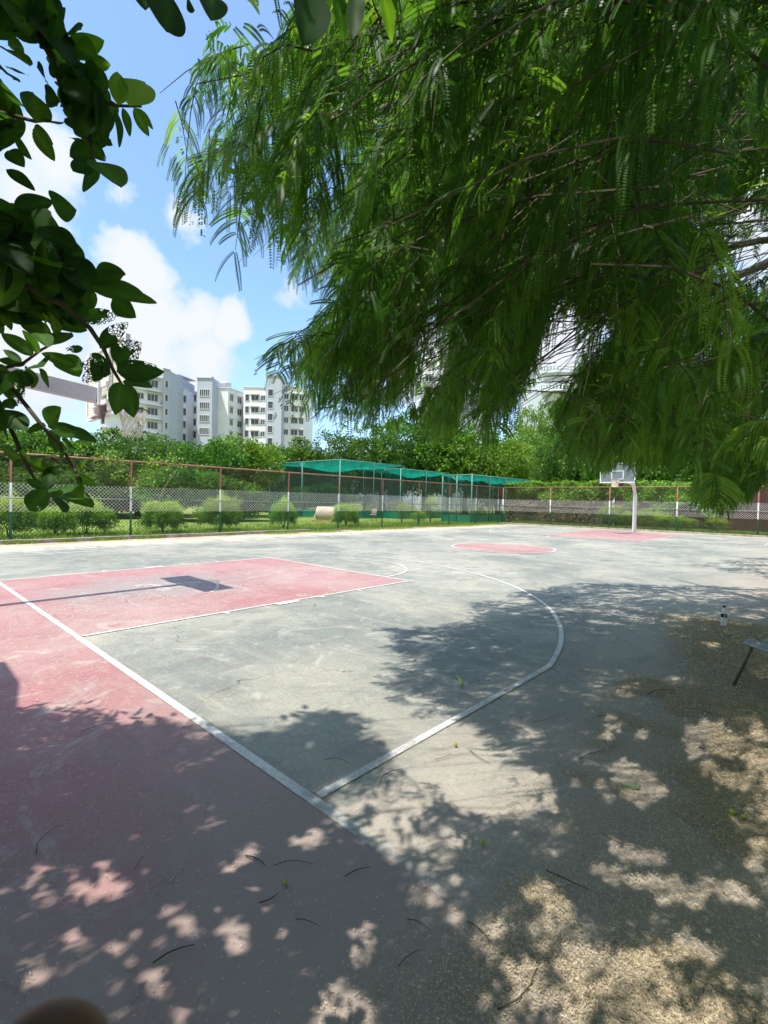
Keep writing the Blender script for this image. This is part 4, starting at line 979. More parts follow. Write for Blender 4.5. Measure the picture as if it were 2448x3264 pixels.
def frond_geo(B, D, L, sag, npair, pinL, halfw, leaflets, rng, tone):
    """bipinnate leaves. B base, D axis, all (N,..)"""
    N = len(B); t = np.linspace(.14, 1, npair)
    down = np.array([0, 0, -1.0])
    rp = B[:, None]+L[:, None, None]*(D[:, None]*(t*(1-.25*t))[None, :, None]+down*(sag[:, None]*t[None]**2)[..., None])     # N,P,3
    lat = nrm(np.cross(D, np.array([0, 0, 1.0])+rng.normal(size=(N, 3))*.25)); hg = rng.uniform(.2, 1.15, N)
    side = np.array([1.0, -1.0]); prof = (.55+.45*np.sin(math.pi*np.clip(t, .05, .9)))[None, :, None]
    pd = side[None, None, :, None]*lat[:, None, None]*.75+D[:, None, None]*.5+down*hg[:, None, None, None]*.55+rng.normal(size=(N, npair, 2, 3))*.14
    pd = nrm(pd)                                                                    # N,P,2,3
    pl = pinL[:, None, None]*prof*rng.uniform(.8, 1.1, (N, npair, 2))
    hang = (hg[:, None, None])*np.ones((N, npair, 2))+rng.normal(0, .1, (N, npair, 2))
    base = np.broadcast_to(rp[:, :, None], (N, npair, 2, 3))
    def q(u): return base[..., None, :]+pl[..., None, None]*(pd[..., None, :]*(u*(1-.55*u*np.minimum(hang, 1)[..., None]))[..., None]+down*(hang[..., None]*(.15*u+.85*u**2))[..., None])
    wdir0 = nrm(np.cross(pd, nrm(rng.normal(size=(N, npair, 2, 3))*.6+np.array([0, 0, 1.0]))))
    K = N*npair*2
    if leaflets:
        u = np.linspace(.06, 1, leaflets); P = q(u[None, None, None]); P2 = q(np.clip(u+.02, 0, 1.05)[None, None, None]); T = nrm(P2-P)
        Wd = nrm(wdir0[..., None, :]-T*np.sum(wdir0[..., None, :]*T, -1, keepdims=True)); Nn = np.cross(T, Wd)
        ll = (halfw[:, None, None, None]*(.55+.45*np.sin(math.pi*np.clip(u*.92+.04, 0, 1)))[None, None, None])[..., None]
        Vs = []
        sp = (pl[..., None, None]/leaflets)
        for s_ in (1, -1):
            ax = nrm(Wd*s_+T*.35+Nn*.15); e = P+ax*ll; mid = P+ax*ll*.5; wv = T*sp*.60
            Vs.append(np.stack([P-wv*.3, mid-wv, e, mid+wv], -2))
        V = np.stack(Vs, -3).reshape(-1, 3); nq = len(V)//4; Q = np.arange(len(V)).reshape(-1, 4)
        tn = np.repeat(tone, npair*2*leaflets*2*4)
        # midribs
        return V, Q, tn
    u = np.linspace(0, 1, 4); P = q(u[None, None, None]); T = nrm(np.gradient(P, axis=-2))
    Wd = nrm(wdir0[..., None, :]-T*np.sum(wdir0[..., None, :]*T, -1, keepdims=True))
    wv = Wd*(halfw[:, None, None, None]*np.array([.35, 1, .9, .25]))[..., None]*.85
    V = np.stack([P-wv, P+wv], -2).reshape(K, 4, 2, 3); idx = np.arange(K*8).reshape(K, 4, 2)
    Q = np.stack([idx[:, :-1, 0], idx[:, :-1, 1], idx[:, 1:, 1], idx[:, 1:, 0]], -1).reshape(-1, 4)
    return V.reshape(-1, 3), Q, np.repeat(tone, npair*2*8)

def canopy(nclus, box, mask, seed, parent, hub, lodnear=4.6, near_extra=0, dens=1.0, coarse=False, zb=1.5, ztop=5.6, perc=7):
    rng = np.random.default_rng(seed)
    c = np.stack([rng.uniform(box[0], box[1], nclus), rng.uniform(box[2], box[3], nclus), zb+(ztop-zb)*rng.random(nclus)**.85], 1)
    if near_extra:
        a = YAW-rng.uniform(-.42, .72, near_extra); r = 1.15+3.6*rng.random(near_extra)**.9
        e = np.stack([CX+r*np.cos(a), CY+r*np.sin(a), 1.6+rng.uniform(-.1, 1.15, near_extra)*r], 1); c = np.concatenate([c, e])
        for (n2, a0, a1, r0, r1, e0, e1) in ((800, .08, .78, 2.6, 7.5, .0, 1.0), (330, -.52, -.22, 1.7, 3.2, .45, 1.0)):
            a = YAW-rng.uniform(a0, a1, n2); r = rng.uniform(r0, r1, n2); c = np.concatenate([c, np.stack([CX+r*np.cos(a), CY+r*np.sin(a), 1.6+rng.uniform(e0, e1, n2)*r], 1)])
    if near_extra:
        e = np.stack([rng.uniform(-4.6, .2, 900), rng.uniform(-9.2, -3.8, 900), rng.uniform(2.7, 4.8, 900)], 1); z5 = rng.uniform(5.0, 6.4, 150); c = np.concatenate([c, e[e[:, 0]+.445*e[:, 2] < .35], np.stack([rng.uniform(-.1, 1.0, 150)-.445*z5, rng.uniform(-6.8, -5.5, 150), z5], 1)])
    # base of each twig, fronds along it
    h = c[:, :2]-np.array(hub); out = nrm(np.concatenate([h, np.zeros((len(c), 1))], 1)+rng.normal(size=(len(c), 3))*1.1); out[:, 2] = rng.normal(-.15, .25, len(c)); out = nrm(out)
    n = len(c); TL = rng.uniform(.45, .9, n)
    k = perc; tt = np.linspace(.1, 1, k)
    B = c[:, None]+out[:, None]*(TL[:, None]*tt)[..., None]+np.array([0, 0, -1])*(TL[:, None]*.35*tt**2)[..., None]
    lat = nrm(np.cross(out, [0, 0, 1.0])); sg = np.where(np.arange(k) % 2 == 0, 1, -1)
    D = nrm(out[:, None]*.7+lat[:, None]*sg[None, :, None]*.8+rng.normal(size=(n, k, 3))*.3+np.array([0, 0, .05]))
    L = rng.uniform(.20, .34, (n, k)); sag = rng.uniform(.35, 1.1, (n, 1))*np.ones((n, k))
    # cull: shadow must land in the shade, picture of the leaf must stay in the crown's outline
    tip = B+L[..., None]*(D*.75+np.array([0, 0, -1])*sag[..., None]*.8); mid = (B+tip)/2; low = tip+np.array([0, 0, -.10])
    ok = np.ones((n, k), bool); mj = np.abs(rng.normal(0, .28, (n, 1)))
    for P in (B, tip):
        sx_ = P[..., 0]+.445*P[..., 2]; sy_ = P[..., 1]; ok &= in_poly(sx_, sy_, mask) & in_poly(sx_, sy_+mj, mask)
    if not coarse: ok &= ~((sx_ > -.2) & (B[..., 2] < 4.9) & (B[..., 2] > 3.3+.25*np.maximum(0, sx_-3)) & (rng.random((n, 1)) < np.where(B[..., 0] > 1.5, .42, .74)))
    lowd = vnoise(sx_*2.1+5, sy_*2.1+9)*.5+vnoise(sx_*5.1+2, sy_*5.1)*.5; lowd = lowd*1.15-.075
    ok &= (lowd > (np.where((B[..., 2] > 4.9) & (sx_ < 1.4), .40, .24) if not coarse else .2)) | (rng.random((n, k)) < .10)
    jx = rng.normal(0, 22, (n, 1)); jy = np.abs(rng.normal(0, 24, (n, 1)))
    for P in (B, mid, tip, low):
        x_, y_, z_ = project(P.reshape(-1, 3)); x_ = x_.reshape(n, k); y_ = y_.reshape(n, k); z_ = z_.reshape(n, k)
        vis = (z_ > .05) & (x_ > -420) & (x_ < 1720) & (y_ > -60) & (y_ < 2260)
        bad = vis & (~in_poly(x_, y_, OUT) | ((x_ > 620) & (x_ < 1400) & ~in_poly(x_+jx, y_+jy, OUT)))
        for gp, pr in GAPS:
            bad |= vis & in_poly(x_, y_, gp) & (rng.random((n, 1)) < pr)
        ok &= ~bad
        dist = np.linalg.norm(P-CAM, axis=-1); ok &= dist > 1.0
        # leave the open air in front of and below the camera's line of sight
    dist = np.linalg.norm(mid-CAM, axis=-1)
    x_, y_, z_ = project(mid.reshape(-1, 3)); vis = ((z_ > 0) & (x_ > -150) & (x_ < 1810) & (y_ > -150)).reshape(n, k)
    tone = np.clip(rng.beta(1.6, 2.6, (n, 1))*.9+rng.normal(0, .10, (n, k)), 0, 1); fresh = rng.random((n, 1)) < .10; tone = np.where(fresh, np.clip(tone+.3, 0, 1), tone)
    Vs = []; Qs = []; Ts = []; off = 0; cnt = []
    for sel, npair, lf in ((ok & vis & (dist < lodnear), 8, 26), (ok & vis & (dist >= lodnear) & (dist < 8), 8, 0), (ok & ~(vis & (dist < 8)), 6, 0)):
        if sel.sum() == 0: continue
        cnt.append(int(sel.sum())); scl = 1.0 if npair > 6 else 1.12
        V, Q, T_ = frond_geo(B[sel], D[sel], L[sel]*scl, sag[sel], npair, rng.uniform(.09, .155, sel.sum())*scl, rng.uniform(.0095, .0125, sel.sum())*(1 if npair > 6 else 1.5), lf, rng, tone[sel])
        if not coarse:
            kp = ~(in_gap(V[Q].mean(1)) & (rng.random(len(Q)) < .985)); V = V[Q[kp]].reshape(-1, 3); T_ = T_[Q[kp]].reshape(-1); Q = np.arange(len(V)).reshape(-1, 4)
        Vs.append(V); Qs.append(Q+off); Ts.append(T_); off += len(V)
    print('fronds', cnt, off)
    np_mesh('crown', np.concatenate(Vs), np.concatenate(Qs), M['frond'], parent, attrs={'tone': np.concatenate(Ts)})
    # twigs
    q = MB(); any_ = ok.sum(1) >= 2
    for i in np.where(any_)[0]:
        pts = [c[i]]+[B[i, j] for j in (2, 4, k-1)]
        dd = np.linalg.norm(c[i]-CAM)
        if dd > 9: continue
        xx, yy, zz = project(np.array(pts)); v_ = (zz > .05) & (xx > -60) & (xx < 1720) & (yy > -60)
        if (v_ & ~in_poly(xx, yy, OUT)).any() or dd < .9: continue
        q.tube(pts, [.004, .0032, .0024, .0014], 4)
    # rachises of near leaves
    sel = ok & vis & (dist < 5.0); Bb, Dd, Ll, ss = B[sel], D[sel], L[sel], sag[sel]
    for i in range(len(Bb)):
        q.tube([Bb[i]+Ll[i]*(Dd[i]*(t*(1-.25*t))+np.array([0, 0, -1])*ss[i]*t*t) for t in (0, .35, .7, 1)], [.0022, .0018, .0014, .0008], 3, False)
    q.build('twigs', M['twig'], parent)
    return c[any_]
tr = empty('feathery_tree', (0, 0, 0)); tag(tr, 'huge feathery leaved tree whose drooping branches overhang the court', 'tree')
cc = canopy(4300, (-7.5, 12, -16, -3.6), MASK1, 21, tr, (4.5, -12.0), near_extra=1700)
tk = MB().tube([(4.6, -12.6, -.2), (4.5, -12.4, 1.2), (4.3, -12.0, 2.6), (4.1, -11.7, 3.6)], [.42, .32, .28, .26], 14); tk.build('trunk', M['barkpale'], tr, True)
def limb(pts, r0, r1, mat='barkpale'):
    P = [Vector([float(a) for a in p]) for p in pts]; out = []
    for i in range(len(P)-1):
        for s_ in range(5):
            t = s_/5; a = P[max(i-1, 0)]; b = P[i]; c_ = P[i+1]; d = P[min(i+2, len(P)-1)]
            out.append(.5*((2*b)+(c_-a)*t+(2*a-5*b+4*c_-d)*t*t+(-a+3*b-3*c_+d)*t**3)+Vector((random.uniform(-1, 1), random.uniform(-1, 1), random.uniform(-1, 1)))*.008)
    out.append(P[-1]); n = len(out)
    MB().tube(out, [r0+(r1-r0)*i/(n-1) for i in range(n)], 8).build('branch', M[mat], tr, True)
hubp = (4.1, -11.7, 3.5)
limb([hubp, W(1750, 292, 4.2), W(1620, 282, 3.9), W(1500, 268, 3.7), W(1360, 250, 3.5), W(1200, 262, 3.2)], .12, .02)
limb([hubp, W(1800, 40, 4.6), W(1620, 130, 4.3), W(1540, 175, 4.1), W(1420, 150, 3.9), W(1320, 160, 3.8)], .17, .05)
limb([hubp, W(1850, 500, 5.2), W(1640, 520, 4.9), W(1500, 560, 4.7), W(1330, 600, 4.5), W(1180, 640, 4.3)], .05, .006)
limb([hubp, W(1700, -60, 3.4), W(1450, 40, 3.1), W(1200, 190, 2.9), W(1000, 330, 2.7), W(860, 420, 2.5)], .06, .006, 'bark')
limb([hubp, W(1500, -90, 2.6), W(1250, 60, 2.3), W(1050, 100, 2.2), W(900, 200, 2.1), W(760, 260, 2.0), (W(640, 250, 2.0))], .045, .004, 'bark')
limb([hubp, W(1760, 800, 3.6), W(1560, 880, 3.5), W(1400, 930, 3.4), W(1290, 960, 3.3)], .03, .004, 'bark')
limb([hubp, (2.0, -12.4, 4.6), (-1.0, -11.5, 5.2), (-4.5, -9.5, 5.4)], .15, .03)
limb([hubp, (5.5, -9.8, 4.6), (7.0, -7.6, 5.0), (8.5, -6.0, 4.9)], .13, .02)
t2 = empty('feathery_tree', (0, 0, 0)); tag(t2, 'second feathery tree further down the near sideline, at the right edge', 'tree')
canopy(1500, (9.5, 29, -17, -6.0), MASK2, 22, t2, (18, -12.5), coarse=True, ztop=6.5, zb=2.2)
MB().tube([(18, -12.5, -.2), (18, -12.4, 1.5), (17.8, -12.1, 3.5)], [.38, .28, .22], 12).build('trunk', M['barkpale'], t2, True)

# ------------------------------------------------------------------ broad leaved tree at the left
bl = empty('broad_leaved_tree', (0, 0, 0)); tag(bl, 'broad leaved tree with dark insect eaten leaves hanging at the left', 'tree')
MB().tube([(-3.9, -4.9, -.2), (-3.8, -4.9, 1.5), (-3.5, -4.8, 2.9), (-3.2, -4.6, 3.8)], [.22, .17, .14, .12], 12).build('trunk', M['bark'], bl, True)
MB().tube([(-3.3, -4.9, 3.4), (-2.95, -4.9, 3.7), (-2.72, -4.5, 3.85), (-2.6, -3.6, 4.0), (-2.62, -2.9, 4.15)], [.11, .11, .10, .09, .06], 10).build('branch', M['bark'], bl, True)
leafV = []; leafQ = []; leafT = []; leafE = []; nlv = 0
rb = random.Random(3)
LU, LVn = 10, 4
def add_leaf(base, tip, wr=.5, tone=.3, eaten=0.0, roll=0.0, bend=.1):
    global nlv
    base = np.array(base, float); tip = np.array(tip, float); ax = tip-base; L = np.linalg.norm(ax); ax /= L
    mid = (base+tip)/2; view = nrm((CAM-mid)[None])[0]
    n0 = nrm((view*1.0+np.array([rb.gauss(0, .45), rb.gauss(0, .45), .3+rb.gauss(0, .4)]))[None])[0]
    sd = np.cross(ax, n0); sd /= np.linalg.norm(sd); n0 = np.cross(sd, ax)
    w = L*wr/2
    for i in range(LU+1):
        u = i/LU; wi = w*(math.sin(math.pi*min(1, u**.85*.985+.005))**.72)*(1.0-.12*u)
        if u > .93: wi *= .6
        for j in range(LVn+1):
            v = -1+2*j/LVn
            p = base+ax*L*u+sd*wi*v+n0*(abs(v)*wi*.28-bend*L*(u-.5)**2*1.6+.012*L*math.sin(u*9+v*2))
            leafV.append(p); leafT.append(tone+(.22 if abs(v) < .1 else 0)+.05*math.sin(u*40+abs(v)*5)); leafE.append(eaten*(.4+.9*u))
    for i in range(LU):
        for j in range(LVn):
            q = nlv+i*(LVn+1)+j; leafQ.append((q, q+1, q+LVn+2, q+LVn+1))
    nlv += (LU+1)*(LVn+1)
def LP(x0, y0, x1, y1, dep, wr=.5, tone=.3, eaten=0.0):
    d2 = dep+rb.uniform(-.05, .05)
    add_leaf(W(x0, y0, dep), W(x1, y1, d2), wr*rb.uniform(.98, 1.16), min(1, max(0, tone+rb.uniform(-.06, .06))), eaten, bend=rb.uniform(-.05, .15))
A = lambda x, y: (x*.3268, y*.3268)
C5 = lambda x, y: (x*.2757, 542.2+y*.2757)
C6 = lambda x, y: (474.4+x*.3676, y*.3676)
l4 = [(785, 690, 780, 470, .5, .95, 0), (862, 695, 960, 540, .62, 1.0, 0), (812, 712, 862, 905, .42, .45, 0), (885, 712, 985, 905, .42, .6, 0), (900, 712, 1015, 855, .4, .55, 0), (765, 720, 790, 975, .4, .4, 0), (630, 740, 790, 700, .5, .4, 0), (628, 1072, 550, 1268, .5, .3, 0), (640, 1072, 808, 1245, .5, .35, 0), (605, 1062, 480, 1125, .55, .25, 0), (600, 1000, 460, 1030, .5, .2, .5), (560, 960, 455, 900, .5, .15, 0), (600, 950, 700, 1060, .5, .15, .3), (650, 870, 745, 960, .5, .1, .8),
      (420, 250, 545, 200, .6, .35, 0), (430, 340, 690, 268, .5, .8, 0), (560, 400, 735, 432, .45, .65, 0), (470, 430, 400, 330, .5, .6, 0), (500, 300, 640, 380, .5, .55, 0), (240, 808, 222, 618, .56, .55, 0), (265, 795, 432, 808, .45, .6, 0), (225, 850, 362, 1066, .5, .55, 0), (215, 850, 350, 950, .4, .6, 0), (378, 660, 285, 620, .45, .15, 0), (380, 700, 285, 705, .5, .1, 0), (0, 540, 158, 712, .5, .3, 0), (90, 880, 215, 1055, .5, .35, 0), (20, 880, 165, 860, .5, .3, 0), (30, 320, 205, 440, .4, .7, 0), (50, 300, 160, 320, .6, .75, 0), (40, 450, 190, 505, .45, .7, 0), (-20, 440, 100, 530, .45, .6, 0), (60, 260, 165, 350, .4, .7, 0),
      (340, 1335, 503, 1385, .85, .3, 0), (200, 1600, 495, 1590, .5, .12, 1.0), (180, 1440, 350, 1500, .6, .1, .8), (40, 1120, 232, 1262, .6, .15, 0), (440, 1700, 585, 1880, .65, .12, .4), (595, 1850, 815, 1800, .55, .3, 0), (90, 1380, 350, 1330, .5, .1, 0), (50, 990, 160, 1100, .7, .25, 0),
      (250, 440, 310, 540, .5, .2, 0), (330, 420, 370, 520, .4, .3, 0), (400, 100, 330, 280, .5, .3, 0), (380, 20, 350, 240, .45, .45, 0), (300, 30, 390, 90, .5, .5, 0), (660, 450, 700, 620, .5, .1, .5), (640, 640, 720, 520, .45, .25, 0)]
for (a, b, c_, d, w_, to, ea) in l4: LP(*A(a, b), *A(c_, d), rb.uniform(.85, 1.05), w_, to, ea)
l5 = [(700, 300, 968, 165, .5, .35, 0), (690, 270, 1228, 408, .30, .3, 0), (800, 260, 1120, 330, .4, .25, 0), (880, 370, 1065, 518, .5, .2, 0), (690, 300, 560, 25, .55, .08, .4), (700, 250, 650, 60, .55, .1, .3), (480, 330, 250, 210, .6, .08, 0), (400, 330, 350, 30, .6, .1, 0), (640, 530, 935, 500, .45, .15, .9), (780, 760, 1000, 555, .42, .12, .8), (905, 905, 1098, 715, .7, .05, 1.2), (905, 940, 1230, 905, .32, .12, .9), (935, 960, 1285, 945, .36, .15, .5), (960, 1010, 1192, 1062, .55, .2, 0), (950, 1030, 905, 1285, .42, .35, 0), (985, 1040, 1050, 1305, .62, .2, .15), (865, 960, 625, 880, .6, .04, 1.0), (800, 900, 650, 1030, .55, .05, 1.1), (860, 960, 700, 800, .5, .06, .8), (600, 900, 325, 800, .42, .5, 0), (470, 820, 630, 990, .5, .5, 0), (650, 760, 510, 770, .5, .1, .9),
      (430, 640, 400, 475, .55, .65, 0), (420, 735, 552, 640, .6, .55, 0), (400, 720, 350, 560, .4, .45, 0), (390, 680, 150, 520, .4, .15, 0), (300, 640, 380, 752, .5, .55, 0), (310, 800, 175, 620, .42, .4, 0), (260, 820, 10, 640, .42, .55, 0), (170, 870, 25, 770, .4, .3, .5), (195, 890, -20, 850, .4, .25, .6), (220, 900, 262, 1072, .55, .6, 0), (285, 895, 352, 905, .8, .3, 0), (300, 920, 380, 1072, .6, .55, 0), (90, 945, 180, 1200, .55, .12, .8), (60, 960, -10, 1060, .6, .05, 0), (30, 1240, 205, 1400, .5, .15, 0), (50, 1160, 105, 1240, 1.0, .1, 0), (20, 1240, 90, 1180, .6, .15, 0), (60, 1340, -30, 1240, .5, .1, 0), (230, 1060, 160, 930, .6, .15, .5),
      (370, 1370, 470, 1222, .62, .55, 0), (370, 1375, 632, 1400, .42, .35, 0), (400, 1400, 755, 1490, .38, .3, 0), (360, 1370, 208, 1415, .45, .3, 0), (390, 1400, 450, 1580, .5, .35, 0), (400, 1390, 610, 1450, .42, .4, 0), (480, 1480, 590, 1560, .5, .25, 0),
      (205, 1640, -5, 1535, .42, .5, 0), (220, 1640, 440, 1600, .42, .45, 0), (230, 1650, 418, 1735, .45, .55, 0), (190, 1640, 95, 1690, .55, .3, 0), (220, 1640, 150, 1560, .5, .55, 0), (255, 1700, 300, 1650, .5, .15, 0),
      (370, 1880, 208, 2035, .5, .3, .6), (375, 1890, 498, 2052, .62, .15, 0), (380, 1870, 575, 1955, .42, .15, 0), (400, 1860, 735, 2005, .38, .5, 0), (350, 1860, 208, 1790, .55, .12, .5), (370, 1870, 400, 1740, .5, .15, 0), (540, 1870, 640, 1920, .5, .6, 0), (600, 1750, 765, 1838, .38, .7, 0), (600, 1745, 678, 1630, .55, .6, 0), (595, 1740, 470, 1700, .42, .25, 0), (610, 1760, 640, 1850, .5, .15, 0), (520, 1540, 470, 1600, .6, .15, 0), (330, 1790, 440, 1690, .5, .15, 0)]
for (a, b, c_, d, w_, to, ea) in l5: LP(*C5(a, b), *C5(c_, d), rb.uniform(.85, 1.05), w_, to, ea)
l6 = [(560, -70, 495, 272, .46, .12, 0), (690, -60, 730, 240, .40, .45, 0), (815, -60, 785, 238, .38, .15, 0), (960, -60, 1015, 245, .42, .75, 0), (160, -40, 225, 35, .5, .7, 0)]
for (a, b, c_, d, w_, to, ea) in l6: LP(*C6(a, b), *C6(c_, d), rb.uniform(.70, .8), w_, to, ea)
for (a, b, c_, d, w_, to) in [(955, -70, 960, 55, .85, .08), (1120, -60, 1108, 212, .72, .06), (1225, -60, 1275, 72, .5, .08), (1380, -60, 1400, 132, .75, .05), (1640, -40, 1710, 40, .5, .6)]: LP(*A(a, b), *A(c_, d), .75, w_, to, 0)
# dense dark clusters behind the traced outer leaves
def mass(poly, n, dlo, dhi, seed, lmin=.07, lmax=.11):
    r2 = random.Random(seed); xs = [p[0] for p in poly]; ys = [p[1] for p in poly]; k = 0
    while k < n:
        x_ = r2.uniform(min(xs), max(xs)); y_ = r2.uniform(min(ys), max(ys)); a = r2.gauss(1.0, .9); dp = r2.uniform(dlo, dhi); Lp = r2.uniform(lmin, lmax)*1036/dp
        x1 = x_+Lp*math.cos(a); y1 = y_+Lp*math.sin(a)
        if in_gap(np.stack([W(x_, y_, dp), W(x1, y1, dp), W((x_+x1)/2, (y_+y1)/2, dp)])).any(): continue
        if in_poly(np.array([x_, x1, (x_+x1)/2]), np.array([y_, y1, (y_+y1)/2]), poly).all():
            LP(x_, y_, x1, y1, dp, .52, r2.choice([.04, .1, .2, .35, .6]), r2.choice([0, 0, 0, .5])); k += 1
mass([(-300, 400), (60, 440), (110, 470), (150, 520), (185, 560), (215, 650), (190, 720), (120, 700), (60, 690), (20, 720), (-300, 760)], 520, .9, 1.3, 1)
mass([(-300, -60), (125, -60), (130, 50), (150, 90), (190, 140), (150, 150), (100, 130), (80, 80), (-10, 70), (-300, 100)], 330, .9, 1.3, 2)
mass([(120, 130), (200, 150), (235, 190), (245, 240), (240, 300), (215, 340), (190, 345), (180, 280), (135, 240), (125, 180)], 110, .9, 1.2, 3, .05, .08)
mass([(-300, 150), (40, 170), (50, 230), (55, 300), (0, 330), (-300, 380)], 170, .9, 1.3, 4)
mass([(-300, 700), (20, 760), (15, 850), (30, 960), (0, 1000), (-300, 1000)], 110, .9, 1.3, 6)
# the rest of the crown, out of the picture: it gives the shade on the court
for k in range(2600):
    px_ = rb.uniform(-4.8, -.9); py_ = rb.uniform(-8.2, -3.8); pz_ = rb.uniform(2.4, 4.4)
    if not in_poly(np.array([px_+.445*pz_]), np.array([py_]), MASK1)[0]: continue
    P = np.array([[px_, py_, pz_]]); x_, y_, z_ = project(P)
    if z_[0] > .0 and x_[0] > -150 and y_[0] > -150: continue
    a = rb.uniform(0, 6.28); L = rb.uniform(.08, .13); dl = np.array([math.cos(a)*L, math.sin(a)*L, rb.uniform(-.5, .2)*L]); sd_ = np.array([-dl[1], dl[0], 0])*.25
    if in_gap(np.stack([P[0], P[0]+dl*.3+sd_, P[0]+dl*.3-sd_, P[0]+dl*.7+sd_, P[0]+dl*.7-sd_, P[0]+dl])).any(): continue
    add_leaf(P[0], P[0]+dl, .5, rb.choice([.1, .3, .5]), 0)
np_mesh('foliage', np.array(leafV), np.array(leafQ), M['broad'], bl, attrs={'tone': np.array(leafT), 'eaten': np.array(leafE)}, smooth=True)
def tw(pts, r0, r1, dep=.95):
    out = [W(x_, y_, dep+.03*math.sin(i*1.7)) for i, (x_, y_) in enumerate(pts)]; n = len(out); MB().tube(out, [r0+(r1-r0)*i/max(1, n-1) for i in range(n)], 7).build('twig', M['twig'], bl, True)
tw([(-60, -60), (20, -20), (70, 60), (110, 120), (130, 180), (165, 200), (205, 215), (250, 228), (305, 230)], .008, .0022)
tw([(110, 120), (140, 190), (180, 260), (195, 310), (205, 348)], .004, .002)
tw([(-60, 230), (30, 250), (75, 262), (110, 260)], .005, .002)
tw([(-120, 480), (-20, 560), (60, 620), (140, 660), (195, 710), (225, 755), (245, 800), (262, 828)], .008, .0026)
tw([(-90, 830), (0, 797), (50, 785), (90, 755), (115, 742)], .004, .002)
tw([(-80, 810), (20, 830), (60, 880), (95, 925), (130, 962), (160, 1010), (170, 1030)], .005, .0024)
tw([(-60, 850), (5, 890), (35, 950), (55, 1000), (75, 1035), (105, 1062)], .005, .0024)
tw([(-200, 40), (-100, 300), (-90, 600), (-80, 900)], .014, .007, 1.05)
tw([(520, -130), (640, -60), (700, -30), (760, -40)], .006, .003, .75); tw([(260, -120), (330, -50), (400, -30), (455, -40)], .006, .003, .75)

# ------------------------------------------------------------------ litter on the ground
rng = np.random.default_rng(99)
def litter(n, seed):
    rng = np.random.default_rng(seed); x = []; y = []
    a = YAW-rng.uniform(-.74, .76, n)*rng.choice([1, 1, 1, .999], n); r = .9+7.5*rng.random(n)**1.25; X = CX+r*np.cos(a); Y = CY+r*np.sin(a)
    # density: strong beyond the sideline, drifting over the court in patches
    e = -(Y+7.1)-.14*np.maximum(X-3, 0)+.05*np.minimum(X-1, 2); drift = vnoise(X*1.3+3, Y*1.3+7)*.6+vnoise(X*4+1, Y*4)*.4
    d = np.clip((e-.15)*1.15, 0, 1)*1.0
    d = np.where(drift > .43, d*(.5+6*(drift-.43)), d*.14)+.008
    d = np.where(X < 0.2, d*.35*np.clip((X+1.3)/1.5, .03, 1)**1.5+.007, d)
    d = np.maximum(d, np.clip((-Y-7.8+.25*(X-2))*.8, 0, .5)*np.clip((X-.4)*1.2, 0, 1)*(.4+drift))
    k = rng.random(n) < d*np.clip(.55+.25*r, 0, 1.4); X = X[k]; Y = Y[k]; r = r[k]; m_ = len(X)
    L = rng.uniform(.009, .016, m_)*np.clip(r/3.2, 1, 2.2); w = L*rng.uniform(.16, .26, m_); th = rng.uniform(0, 6.28, m_); lift = np.abs(rng.normal(0, .003, m_))+.0115
    D = np.stack([np.cos(th), np.sin(th), rng.normal(0, .18, m_)], 1); Nn = np.stack([-np.sin(th), np.cos(th), rng.normal(0, .5, m_)], 1); P = np.stack([X, Y, lift], 1)
    cv = rng.uniform(-.35, .35, m_)[:, None]*L[:, None]*Nn
    V = np.stack([P-D*L[:, None]*.5, P+cv-Nn*w[:, None]*.5, P+D*L[:, None]*.5, P+cv+Nn*w[:, None]*.5], 1).reshape(-1, 3); V[:, 2] = np.maximum(V[:, 2], .0106)
    tone = np.clip(rng.beta(2.2, 1.8, m_), 0, 1)
    print('litter', m_)
    o = np_mesh('leaf_litter', V, np.arange(len(V)).reshape(-1, 4), M['litter'], attrs={'tone': np.repeat(tone, 4)})
    tag(o, 'drifts of tiny dried straw coloured leaflets along the near court edge', 'litter', kind='stuff')
litter(2000000, 5)
# twigs: each a thing
twl = [(78, 1845, 128, 1782), (175, 1580, 232, 1562), (290, 1880, 312, 1848), (530, 1848, 575, 1870), (590, 1870, 676, 1866), (745, 1893, 800, 1872), (860, 2088, 910, 2050), (1075, 2180, 1160, 2090), (1100, 1545, 1130, 1552), (1290, 1546, 1312, 1544),
       (1150, 1560, 1210, 1535), (1400, 1500, 1460, 1490), (1060, 1380, 1110, 1392), (1015, 1620, 1060, 1650), (940, 1640, 975, 1625), (330, 2080, 420, 2040), (640, 1985, 690, 2000), (1250, 1640, 1310, 1620), (1300, 1800, 1380, 1830), (1180, 1880, 1270, 1920),
       (1560, 1640, 1640, 1680), (1330, 1350, 1400, 1338), (1240, 1440, 1280, 1470), (820, 1690, 870, 1660), (700, 1640, 760, 1650), (1440, 1290, 1480, 1280), (1200, 1345, 1260, 1352), (560, 1950, 600, 1930), (880, 1985, 930, 2010), (1010, 1990, 1060, 2035)]
for i, (a, b, c_, d) in enumerate(twl):
    p = G(a, b, .014); q_ = G(c_, d, .014); e = np.cross(q_-p, [0, 0, 1])*random.uniform(-.16, .16); r0 = (.0017, .0024, .0014, .003)[i % 4]
    pts = [p, p*.66+q_*.34+e+[0, 0, .004], p*.33+q_*.67+e*.9+[0, 0, .003], q_]
    o = MB().tube([np.array(v)-p*[1, 1, 0] for v in pts], [r0, r0*.9, r0*.75, r0*.4], 6).build('twig', M['drytwig'], None, True); o.location = (p[0], p[1], 0)
    tag(o, 'thin dark dry twig lying on the shaded court', 'twig', 'dry twigs lying on the court')
